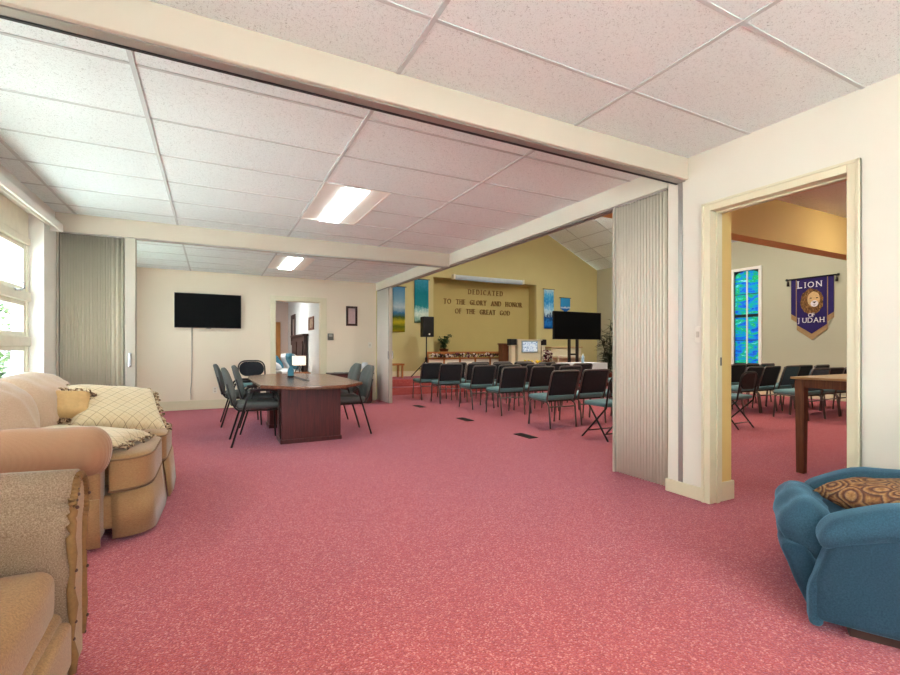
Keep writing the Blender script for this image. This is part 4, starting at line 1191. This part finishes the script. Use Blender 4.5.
def letters(txt, width, height, depth, mat, name, parent, place, squeeze=.72, space=.75):
    """raised serif capitals spread evenly over a width; place(x, z, d) -> point"""
    ws = [space * height if c == ' ' else glyph(c)[2] * height * squeeze for c in txt]
    gap = (width - sum(ws)) / max(1, len(txt) - 1); x = -width / 2; m = MB()
    for c, w in zip(txt, ws):
        if c != ' ':
            vs, fs, gw = glyph(c)
            m._add([place(x + p[0] / gw * w, p[1] * height, p[2] * depth) for p in vs], fs)
            for xf, ends in SERIF.get(c, ()):
                for e in ends:
                    z0, z1 = (0, .07 * height) if e == 'b' else (.93 * height, height); h = .15 * height
                    xc = x + xf * w
                    m._add([place(xx, zz, dd) for dd in (-.5 * depth, .5 * depth) for zz in (z0, z1) for xx in (xc - h, xc + h)], [(0, 2, 3, 1), (4, 5, 7, 6), (0, 1, 5, 4), (2, 6, 7, 3), (0, 4, 6, 2), (1, 3, 7, 5)])
        elif m.v:
            m.build(name, mat, parent); m = MB()
        x += w + gap
    return m.build(name, mat, parent)
o = thing('wall_lettering', 'three lines of raised bronze letters on the mustard recess wall', 'lettering', (7.95, RY, 2.2))
for t, x0, x1, z, h in (('DEDICATED', 7.06, 8.34, 2.83, .155), ('TO THE GLORY AND HONOR', 6.21, 9.10, 2.50, .155), ('OF THE GREAT GOD', 6.60, 8.62, 2.215, .155)):
    cx = (x0 + x1) / 2
    letters(t, x1 - x0, h, .025, 'letter_bronze', 'word', o, lambda x, zz, d, cx=cx, z=z: (cx + x - 7.95, -.022 - d, z + zz - 2.2))

# projector screen roller over the recess
o = thing('projector_screen', 'rolled white projector screen housing fixed over the mustard recess', 'projector screen', (7.54, SY, 3.19))
MB().rbox((0, -.10, .06), (2.44, .11, .12), .05, 10).build('housing', 'screen_case', o)
MB().box(-1.19, 1.19, -.125, -.08, -.022, .01).build('roll_slot', 'steel_blue', o)
for sx in (-1, 1): MB().box(sx * 1.24 - .03, sx * 1.24 + .03, -.15, 0, -.01, .13).build('end_bracket', 'white_plastic', o)

# printed banners on the stage wall
def banner(label, x0, x1, z0, z1, mat, tail=0.0):
    cx = (x0 + x1) / 2; w = (x1 - x0) / 2
    o = thing('banner', label, 'banner', (cx, SY - .03, z0)); h = z1 - z0
    poly = [(-w, h), (-w, tail), (0, 0), (w, tail), (w, h)] if tail else [(-w, h), (-w, 0), (w, 0), (w, h)]
    m = MB(); vs = []; fs = []; nx = 10; nz = 14
    for j in range(nz + 1):
        for i in range(nx + 1):
            x = -w + 2 * w * i / nx; lo = tail * abs(x) / w if tail else 0
            z = lo + (h - lo) * j / nz; vs.append((x, .008 * math.sin(x * 16) * (1 - j / nz) - .004, z))
    for j in range(nz):
        for i in range(nx): fs.append((j * (nx + 1) + i, j * (nx + 1) + i + 1, (j + 1) * (nx + 1) + i + 1, (j + 1) * (nx + 1) + i))
    m._add(vs, fs, True); c = m.build('cloth', mat, o); sd = c.modifiers.new('thick', 'SOLIDIFY'); sd.thickness = .004
    MB().tube([(-w - .04, 0, h), (w + .04, 0, h)], .012, 8).build('rod', 'dark_metal', o)
    return o
banner('tall banner with a green and yellow landscape print, beside the white partition', 4.42, 4.79, 1.60, 2.86, 'banner_landscape')
banner('tall teal banner with a white shape low down, behind the left loudspeaker', 5.07, 5.51, 1.87, 3.11, 'banner_teal')
banner('tall bright blue and white water banner right of the recess', 9.68, 10.09, 1.80, 3.10, 'banner_water')
banner('short blue pennant banner with a pointed foot, above the television on the stand', 10.38, 10.80, 2.36, 2.85, 'banner_pennant', .12)

# purple banner on the east wall
o = thing('banner', 'purple and gold LION OF JUDAH banner with a lion head, seen through the doorway', 'banner', (EX, 5.49, 1.33))
def tgt(y, z, d): return (-d, -(y), z)   # y measured to the viewer's right
def flag(poly, d0, d1, mat, nm):
    m = MB(); m.prism([(-p[0], p[1]) for p in poly], -d1, -d0, 'x'); return m.build(nm, mat, o)
o.scale = (1, .97, 1.02)
w = .43
back = [(-w, 1.38), (w, 1.38), (w, .48), (.31, .40), (.31, .23), (0, 0), (-.31, .23), (-.31, .40), (-w, .48)]
flag(back, .012, .018, 'gold_cloth', 'gold_border')
flag([(-w, 1.38), (w, 1.38), (w, .60), (.31, .52), (-.31, .52), (-w, .60)], .018, .022, 'purple_cloth', 'side_panel')
flag([(-.30, 1.38), (.30, 1.38), (.30, .34), (0, .14), (-.30, .34)], .022, .028, 'purple_cloth', 'centre_panel')
for sx in (-1, 1):
    flag([(sx * .315 - .008, 1.38), (sx * .315 + .008, 1.38), (sx * .315 + .008, .42), (sx * .315 - .008, .42)], .028, .031, 'gold_cloth', 'gold_cord')
MB().tube([(-.035, -.50, 1.385), (-.035, .50, 1.385)], .016, 8).ball((-.035, -.52, 1.385), .028).ball((-.035, .52, 1.385), .028).build('rod', 'black_plastic', o)
for sx in (-1, 1): MB().lathe([(.008, .13), (.012, .10), (.022, .09), (.03, .0)], (-.035, sx * .49, 1.24), 10).build('tassel', 'dark_metal', o)
def ell(cx, cz, rx, rz, wob=0, n=28, seed=1):
    r = random.Random(seed)
    return [(cx + rx * math.cos(2 * PI * i / n) * (1 + r.uniform(-wob, wob)), cz + rz * math.sin(2 * PI * i / n) * (1 + r.uniform(-wob, wob))) for i in range(n)]
flag(ell(.0, .855, .235, .285, .05), .028, .034, 'mane', 'lion_mane')
flag(ell(.045, .90, .125, .165, .03, seed=2), .034, .040, 'lion_fur', 'lion_face')
flag(ell(.065, .80, .075, .07, .02, seed=3), .040, .046, 'letter_white', 'lion_muzzle')
flag([(.02, .845), (.11, .845), (.065, .805)], .046, .050, 'lion_dark', 'lion_nose')
for ex in (-.01, .115): flag(ell(ex, .925, .022, .012), .040, .046, 'lion_dark', 'lion_eye')
flag([(.03, .775), (.10, .775), (.065, .758)], .046, .050, 'lion_dark', 'lion_mouth')
flag(ell(.05, .665, .10, .09, .08, seed=6), .028, .036, 'mane', 'lion_beard')
def bl(txt, wd, h, cx, z, nm):
    letters(txt, wd, h, .006, 'letter_white', nm, o, lambda x, zz, d: (-.034 - d, -(x + cx), z + zz), .95)
bl('L', .12, .165, -.225, 1.165, 'lettering'); bl('ION', .34, .125, .035, 1.165, 'lettering')
bl('OF', .13, .085, 0, .51, 'lettering'); bl('J', .08, .14, -.245, .36, 'lettering'); bl('UDAH', .44, .11, .035, .385, 'lettering')

# ------------------------------------------------------------------ on and before the stage
def tripod_speaker(x, y, z, zb, zt, label_b, label_s):
    o = thing('speaker_stand', label_s, 'speaker stand', (x, y, z))
    MB().tube([(0, 0, .18), (0, 0, zb - z)], .018, 8).build('pole', 'black_plastic', o)
    MB().lathe([(.03, .42), (.035, .44), (.035, .52), (.03, .54)], n=12).build('collar', 'black_plastic', o)
    for k in range(3):
        a = 2 * PI * k / 3 + 2.6
        MB().tube([(0, 0, .46), (.42 * math.cos(a), .42 * math.sin(a), .012)], .013, 6).build('leg', 'black_plastic', o)
        MB().tube([(0, 0, .2), (.21 * math.cos(a), .21 * math.sin(a), .235)], .008, 6).build('brace', 'black_plastic', o)
    s = thing('loudspeaker', label_b, 'loudspeaker', (x, y, zb))
    h = zt - zb
    MB().prism([(-.165, -.14), (.165, -.14), (.12, .14), (-.12, .14)], 0, h, 'z').build('cabinet', 'speaker_black', s, .015)
    MB().rbox((0, -.142, h * .52), (.29, .012, h * .86), .005, 4).build('grille', 'black_plastic', s)
    MB().box(.0, .04, -.152, -.147, .05, .09).build('badge', 'white_plastic', s)
tripod_speaker(5.12, 11.3, .36, 1.45, 1.99, 'black loudspeaker on a tripod in front of the teal banner', 'black tripod stand carrying the loudspeaker in front of the teal banner')
tripod_speaker(11.5, 10.30, 0, 1.30, 1.88, 'black loudspeaker on a tripod at the right end of the stage, behind the plant', 'black tripod stand carrying the right loudspeaker behind the plant')

# rails of the choir front with planter of flowers
o = thing('choir_rail', 'low wooden rail with white panel front across the mustard recess', 'rail', (6.70, 11.85, .36))
MB().box(-1.33, 1.33, -.03, .03, .62, .69).build('top_rail', 'oak', o, .006)
MB().box(-1.33, 1.33, -.03, .03, .47, .515).build('lower_rail', 'oak', o, .004)
for k in range(6): MB().box(-1.30 + k * .52 - .025, -1.30 + k * .52 + .025, -.028, .028, 0, .62).build('post', 'oak', o)
MB().box(-1.32, 1.32, .0, .012, 0, .47).build('front_panel', 'white_plastic', o)
def flowers(name, label, x0, x1, y, z, n, h=.13, seed=4):
    r = random.Random(seed)
    o = thing(name, label, 'flowers', ((x0 + x1) / 2, y, z)); c = (x0 + x1) / 2
    m = MB()
    for k in range(n * 5):
        x = r.uniform(x0, x1) - c
        m.leaf((x, r.uniform(-.03, .03), r.uniform(0, h * .5)), (r.uniform(-1, 1), r.uniform(-1, .6), r.uniform(.1, 1)), (0, 0, 1), .10, .05)
    m.build('leaves', 'leaf_dark', o)
    for mt in ('flower_white', 'flower_plum'):
        m = MB()
        for k in range(n):
            x = r.uniform(x0, x1) - c
            m.ball((x, r.uniform(-.07, .02), r.uniform(.02, h)), (r.uniform(.02, .035),) * 3, 7, 5)
        m.build('blossoms', mt, o)
flowers('flower_garland', 'garland of dark leaves and pale blossoms lying between the wooden choir rails', 5.48, 7.9, 11.79, .875, 42)
def plant(name, label, x, y, z, h, spread, pot_h, n, mat, seed, ll=.22, lw=.06, cat='plant', stems=6):
    r = random.Random(seed)
    o = thing(name, label, cat, (x, y, z))
    MB().lathe([(.10, 0), (.14, pot_h), (.15, pot_h), (.13, pot_h - .02)], n=18).build('pot', 'pot_brown', o)
    st = MB(); fo = MB()
    for k in range(stems):
        a = 2 * PI * k / stems + r.uniform(-.3, .3); L = h * r.uniform(.6, 1.0); sp = spread * r.uniform(.3, 1.0)
        pts = [(0.03 * math.cos(a), .03 * math.sin(a), pot_h * .8)]
        for q in range(1, 6):
            t = q / 5; pts.append((sp * t ** 1.6 * math.cos(a), sp * t ** 1.6 * math.sin(a), pot_h * .8 + (L - pot_h * .8) * t))
        st.tube(pts, .008, 5)
        for q in range(n // stems):
            t = r.uniform(.12, 1) ; i = min(4, int(t * 5)); f = t * 5 - i
            p = Vector(pts[i]) * (1 - f) + Vector(pts[i + 1]) * f
            b = r.uniform(0, 2 * PI)
            fo.leaf(p, (math.cos(b), math.sin(b), r.uniform(-.5, .7)), (0, 0, 1), ll * r.uniform(.6, 1.1), lw)
    st.build('stems', 'leaf_dark', o); fo.build('foliage', mat, o)
    return o
o = thing('plant_stand', 'oak pedestal holding the leafy green plant at the left of the choir rail', 'plant stand', (6.07, 12.14, .36))
MB().box(-.2, .2, -.14, .14, .61, .65).build('top', 'oak', o); MB().box(-.16, .16, -.1, .1, 0, .61).build('body', 'oak', o)
plant('potted_plant', 'bushy green plant above the left end of the choir rail', 6.07, 12.14, 1.01, .60, .24, .12, 190, 'leaf_green', 5, .16, .07)
plant('potted_plant', 'tall dark slender-leaved plant beside the television on the stand', 10.72, 10.25, 0, 2.12, .42, .38, 420, 'leaf_dark', 6, .30, .05, stems=9)

# lectern with the lit monitor, brown panel, small speakers
o = thing('media_lectern', 'cream lectern cabinet with a lit monitor set in its front, on the stage', 'lectern', (8.40, 11.3, .36))
MB().box(-.43, .43, -.20, .20, 0, 1.02).build('body', 'trim_cream', o, .008)
MB().box(-.46, .46, -.23, .22, 1.02, 1.05).build('top', 'trim_cream', o, .006)
mo = MB().box(-.29, .29, -.225, -.20, .66, 1.0).build('monitor', 'steel_blue', o, .004)
MB().box(-.262, .262, -.229, -.224, .69, .975).build('monitor_screen', 'monitor_picture', mo)
o = thing('lectern_panel', 'brown wooden panel standing left of the cream lectern', 'panel', (7.72, 11.4, .36))
MB().box(-.15, .15, -.10, .12, .0, .90).build('body', 'walnut', o, .006)
MB().box(-.17, .17, -.12, .14, .90, .93).build('top', 'walnut', o, .004)
def monitor_speaker(x, y, z, label, ls):
    s = thing('column', ls, 'pedestal', (x, y, .36))
    MB().box(-.07, .07, -.07, .07, .03, z - .36 - .02).build('shaft', 'trim_cream', s, .004); MB().box(-.1, .1, -.1, .1, 0, .03).build('foot', 'trim_cream', s); MB().box(-.09, .09, -.09, .09, z - .38, z - .36).build('cap', 'trim_cream', s)
    o = thing('monitor_speaker', label, 'loudspeaker', (x, y, z))
    MB().rbox((0, 0, .09), (.24, .18, .18), .02, 4).build('cabinet', 'speaker_black', o)
    MB().rbox((0, -.092, .09), (.20, .01, .14), .004, 3).build('grille', 'black_plastic', o)
monitor_speaker(7.78, 11.12, 1.24, 'small black monitor speaker on the pedestal left of the lectern', 'slim cream pedestal left of the lectern carrying a small speaker')
monitor_speaker(9.02, 11.3, 1.24, 'small dark monitor speaker on the pedestal right of the lectern', 'slim cream pedestal right of the lectern carrying a small speaker')
flowers('flower_arrangement', 'dark dried flower arrangement standing right of the lectern', 8.88, 9.14, 11.02, .78, 22, .3, 9)
o = thing('flower_stand', 'brown stand under the dried flower arrangement', 'stand', (9.01, 11.02, .36))
MB().box(-.11, .11, -.09, .09, .39, .42).build('top', 'walnut', o); MB().box(-.04, .04, -.04, .04, .03, .39).build('shaft', 'walnut', o); MB().box(-.1, .1, -.08, .08, 0, .03).build('foot', 'walnut', o)
for (x, lb) in ((8.25, 'yellow flowers in a pot before the lectern, the left pot'), (8.63, 'yellow flowers in a pot before the lectern, the right pot')):
    o = thing('flower_pot', lb, 'flowers', (x, 10.94, .36)); r = random.Random(int(x * 10))
    MB().lathe([(.06, 0), (.085, .14), (.09, .14)], n=14).build('pot', 'pot_brown', o)
    m = MB(); lf = MB()
    for k in range(16):
        a = r.uniform(0, 2 * PI); d = r.uniform(.02, .13); zz = r.uniform(.26, .42)
        m.ball((d * math.cos(a), d * math.sin(a), zz), (.038, .038, .03), 7, 5); lf.tube([(0, 0, .12), (d * math.cos(a), d * math.sin(a), zz)], .006, 4)
    m.build('blossoms', 'flower_yellow', o); lf.build('stems', 'leaf_green', o)

# television on its stand
o = thing('television', 'large black television on a tall black stand before the stage', 'television', (8.72, 9.42, 1.38))
MB().box(-.83, .83, -.03, .03, 0, .74).build('casing', 'black_plastic', o, .004)
MB().box(-.82, .815, -.033, -.029, .01, .73).build('screen', 'black_screen', o)
MB().box(.83, .838, -.032, .03, 0, .74).build('edge_strip', 'track_metal', o)
o = thing('television_stand', 'black ladder-like stand carrying the large television', 'stand', (8.66, 9.52, 0))
for sx in (-.14, .14): MB().box(sx - .03, sx + .03, -.03, .03, .05, 1.62).build('upright', 'dark_metal', o)
for z in (.35, .98): MB().box(-.11, .11, -.02, .02, z - .025, z + .025).build('crossbar', 'dark_metal', o)
for sx in (-.3, .3): MB().box(sx - .035, sx + .035, -.38, .38, 0, .05).build('foot', 'dark_metal', o)
MB().box(-.3, .3, -.035, .035, .01, .05).build('base_bar', 'dark_metal', o)

# pale console organ, little side table, table with white cloth
o = thing('organ', 'cream console organ at the right of the stage behind the television stand', 'organ', (10.05, 11.45, .36))
MB().box(-.62, .62, -.10, .30, 0, .80).build('case', 'trim_cream', o, .008)
MB().box(-.65, .65, -.14, .32, .80, .84).build('lid', 'light_wood_top', o, .006)
MB().box(-.55, .55, -.34, -.10, .48, .54).build('key_shelf', 'trim_cream', o, .006)
MB().box(-.48, .48, -.33, -.18, .54, .555).build('keyboard', 'white_paint', o)
for sx in (-.5, .5): MB().box(sx - .03, sx + .03, -.32, -.26, 0, .48).build('leg', 'trim_cream', o)
o = thing('stage_table', 'small oak table at the left end of the stage by the white partition', 'table', (4.15, 11.55, .36))
MB().box(-.36, .36, -.2, .2, .33, .38).build('top', 'oak', o, .005)
for sx in (-.31, .31):
    for sy in (-.16, .16): MB().box(sx - .022, sx + .022, sy - .022, sy + .022, 0, .33).build('leg', 'oak', o)
o = thing('cloth_table', 'table under a white cloth beyond the chairs by the tall cream partition', 'table', (8.05, 8.55, 0))
MB().box(-.5, .5, -.35, .35, .77, .79).build('tablecloth', 'white_cloth', o)
for a, b, c, d in ((-.5, .5, -.352, -.345), (-.5, .5, .345, .352), (-.502, -.495, -.35, .35), (.495, .502, -.35, .35)): MB().box(a, b, c, d, .45, .785).build('cloth_drop', 'white_cloth', o)
for sx in (-.45, .45):
    for sy in (-.3, .3): MB().tube([(sx, sy, 0), (sx, sy, .77)], .014, 6).build('leg', 'chair_metal', o)
o = thing('water_bottle', 'small clear-blue bottle standing on the white cloth table', 'bottle', (7.95, 8.4, .79))
MB().lathe([(.03, 0), (.034, .01), (.034, .14), (.014, .18), (.014, .2)], n=14).build('body', 'steel_blue', o)
MB().lathe([(.016, .195), (.016, .215)], n=12).build('cap', 'white_plastic', o)

# ------------------------------------------------------------------ bedroom beyond the far doorway
o = thing('bed', 'bed with a tall dark wooden headboard in the room beyond the far doorway', 'bed', (1.1, 12.65, 0))
hb = MB().box(.90, .98, -.95, .95, 0, 1.45); hb.build('headboard', 'dark_wood', o, .008)
hp = MB().box(.87, .90, -.82, -.12, .72, 1.32).box(.87, .90, .12, .82, .72, 1.32); hp.build('headboard_panel', 'dark_wood', o, .006)
MB().box(.86, 1.0, -1.0, 1.0, 1.45, 1.50).build('headboard_cap', 'dark_wood', o, .008)
MB().box(-1.1, .90, -.92, .92, .10, .34).build('bed_frame', 'dark_wood', o)
MB().rbox((-.1, 0, .46), (2.0, 1.84, .26), .07, 6).build('mattress', 'white_cloth', o)
MB().rbox((-.35, 0, .48), (1.5, 1.92, .25), .07, 6, (0, 0, .02)).build('bedspread', 'grey_cloth', o)
def bpil(label, x, y, z, s, rz, mat):
    pillow('bed_pillow', label, 'pillow', (x, y, z), s, (0, 0, 0), mat, False)
    p = [q for q in bpy.data.objects if q.get('label') == label][0]; p.rotation_euler = rz
bpil('white bed pillow leaning on the dark headboard, the nearer one', 1.84, 12.15, .80, (.46, .62, .20), (0, 1.05, 0), 'white_cloth')
bpil('white bed pillow leaning on the dark headboard, the farther one', 1.80, 13.1, .80, (.46, .62, .20), (0, 1.05, 0), 'white_cloth')
bpil('bright teal cushion standing on the bed before the white pillows, nearest the lamp', 1.76, 11.98, .82, (.44, .44, .18), (0, 1.15, .1), 'teal_cloth')
bpil('teal cushion lying among the white pillows farther along the bed', 1.50, 13.0, .80, (.44, .44, .16), (0, .9, .2), 'teal_cloth')
bpil('pale cushion lying in front of the teal cushions on the bed', 1.36, 12.4, .73, (.40, .44, .16), (0, .5, .1), 'white_cloth')
o = thing('nightstand', 'wooden nightstand beside the bed', 'nightstand', (1.80, 11.25, 0))
MB().box(-.22, .22, -.2, .2, .06, .55).build('body', 'oak', o, .004); MB().box(-.24, .24, -.22, .22, .55, .575).build('top', 'oak', o, .004)
d = MB().box(-.2, .2, -.215, -.2, .33, .53).build('drawer', 'oak', o); MB().ball((0, -.225, .43), .014).build('knob', 'chrome', d)
for sx in (-.19, .19):
    for sy in (-.17, .17): MB().box(sx - .02, sx + .02, sy - .02, sy + .02, 0, .06).build('foot', 'oak', o)
o = thing('table_lamp', 'lit bedside lamp with square white shade and tripod legs on the nightstand', 'lamp', (1.80, 11.2, .575))
MB().box(-.135, .135, -.135, .135, .17, .385).build('shade', 'lamp_shade_lit', o, .01)
for k in range(3):
    a = 2 * PI * k / 3 + .5; MB().tube([(0, 0, .2), (.10 * math.cos(a), .10 * math.sin(a), .0)], .008, 6).build('leg', 'dark_wood', o)
picture('mirror', 'tall narrow dark-framed mirror on the bedroom wall behind the headboard', (2.1, 14.0, 1.24), .75, .88, 'mirror_glass', 'x', .12)
bpy.data.objects['mirror']['category'] = 'mirror'
picture('framed_picture', 'small brown picture on the bedroom wall above the headboard end', (2.1, 11.25, 1.58), .60, .31, 'picture_tan', 'x', .05, 'walnut')
m = MB(); vs = []; fs = []
for j in range(2):
    for i in range(41): vs.append((1.62 + i * .006, 15.03 + .03 * math.sin(i * .9), .05 + j * 1.9))
for i in range(40): fs.append((i, i + 1, 42 + i, 41 + i))
m._add(vs, fs, True); c = m.build('curtain', 'orange_curtain'); tag(c, 'orange curtain hanging at the back of the bedroom', 'curtain')
c.modifiers.new('thick', 'SOLIDIFY').thickness = .004
o = thing('ceiling_light', 'added unseen round ceiling light of the bedroom', 'ceiling light', (.8, 12.4, CEIL - .07))  # added out of sight to brighten the bedroom
MB().lathe([(.05, .07), (.2, .065), (.2, .05)], n=20).build('rim', 'white_paint', o); emit('dome_lens', (1, .97, .92, 1), 110); MB().lathe([(.0, 0), (.12, .01), (.19, .05)], n=20).build('lens', 'dome_lens', o)

# ------------------------------------------------------------------ sky, camera
w = bpy.data.worlds.new('sky'); SC.world = w; w.use_nodes = True
bg = w.node_tree.nodes['Background']; bg.inputs[0].default_value = (.80, .90, 1.0, 1); bg.inputs[1].default_value = 5.5
for (y0, y1) in wins:
    L = bpy.data.lights.new('window_portal', 'AREA'); L.shape = 'RECTANGLE'; L.size = 1.6; L.size_y = y1 - y0
    L.cycles.is_portal = True
    lo = bpy.data.objects.new('window_portal', L); COL.objects.link(lo)
    lo.location = (-1.70, (y0 + y1) / 2, 1.52); lo.rotation_euler = (0, -PI / 2, 0)
cam = bpy.data.cameras.new('camera'); cam.sensor_width = 36; cam.lens = 36 * 459.99 / 900
cam.shift_y = (349.14 - 337.5) / 900; cam.clip_start = .05; cam.clip_end = 200
co = bpy.data.objects.new('camera', cam); COL.objects.link(co); co.location = (0, 0, H); co.rotation_euler = (PI / 2, 0, -.4766)
L = bpy.data.lights.new('window_portal', 'AREA'); L.shape = 'RECTANGLE'; L.size = 3.8; L.size_y = 1.6; L.cycles.is_portal = True
lo = bpy.data.objects.new('window_portal', L); COL.objects.link(lo); lo.location = (.8, -3.18, 1.55); lo.rotation_euler = (PI / 2, 0, 0)
sun = bpy.data.lights.new('sun', 'SUN'); sun.energy = 170; sun.color = (.98, 1, 1); sun.angle = .01
so = bpy.data.objects.new('sun', sun); COL.objects.link(so); so.location = (-4, -8, 9)
so.rotation_euler = Vector((-.22, .50, -.84)).to_track_quat('-Z', 'Y').to_euler()
SC.camera = co
vs_ = SC.view_settings
SC.display_settings.display_device = 'sRGB'; vs_.view_transform = 'Standard'; vs_.look = 'None'; vs_.gamma = 1.0; vs_.use_curve_mapping = False
vs_.exposure = 1.0
SC.cycles.use_denoising = True
SC.cycles.max_bounces = 10; SC.cycles.diffuse_bounces = 6; SC.cycles.transparent_max_bounces = 12
SC.cycles.sample_clamp_indirect = 6
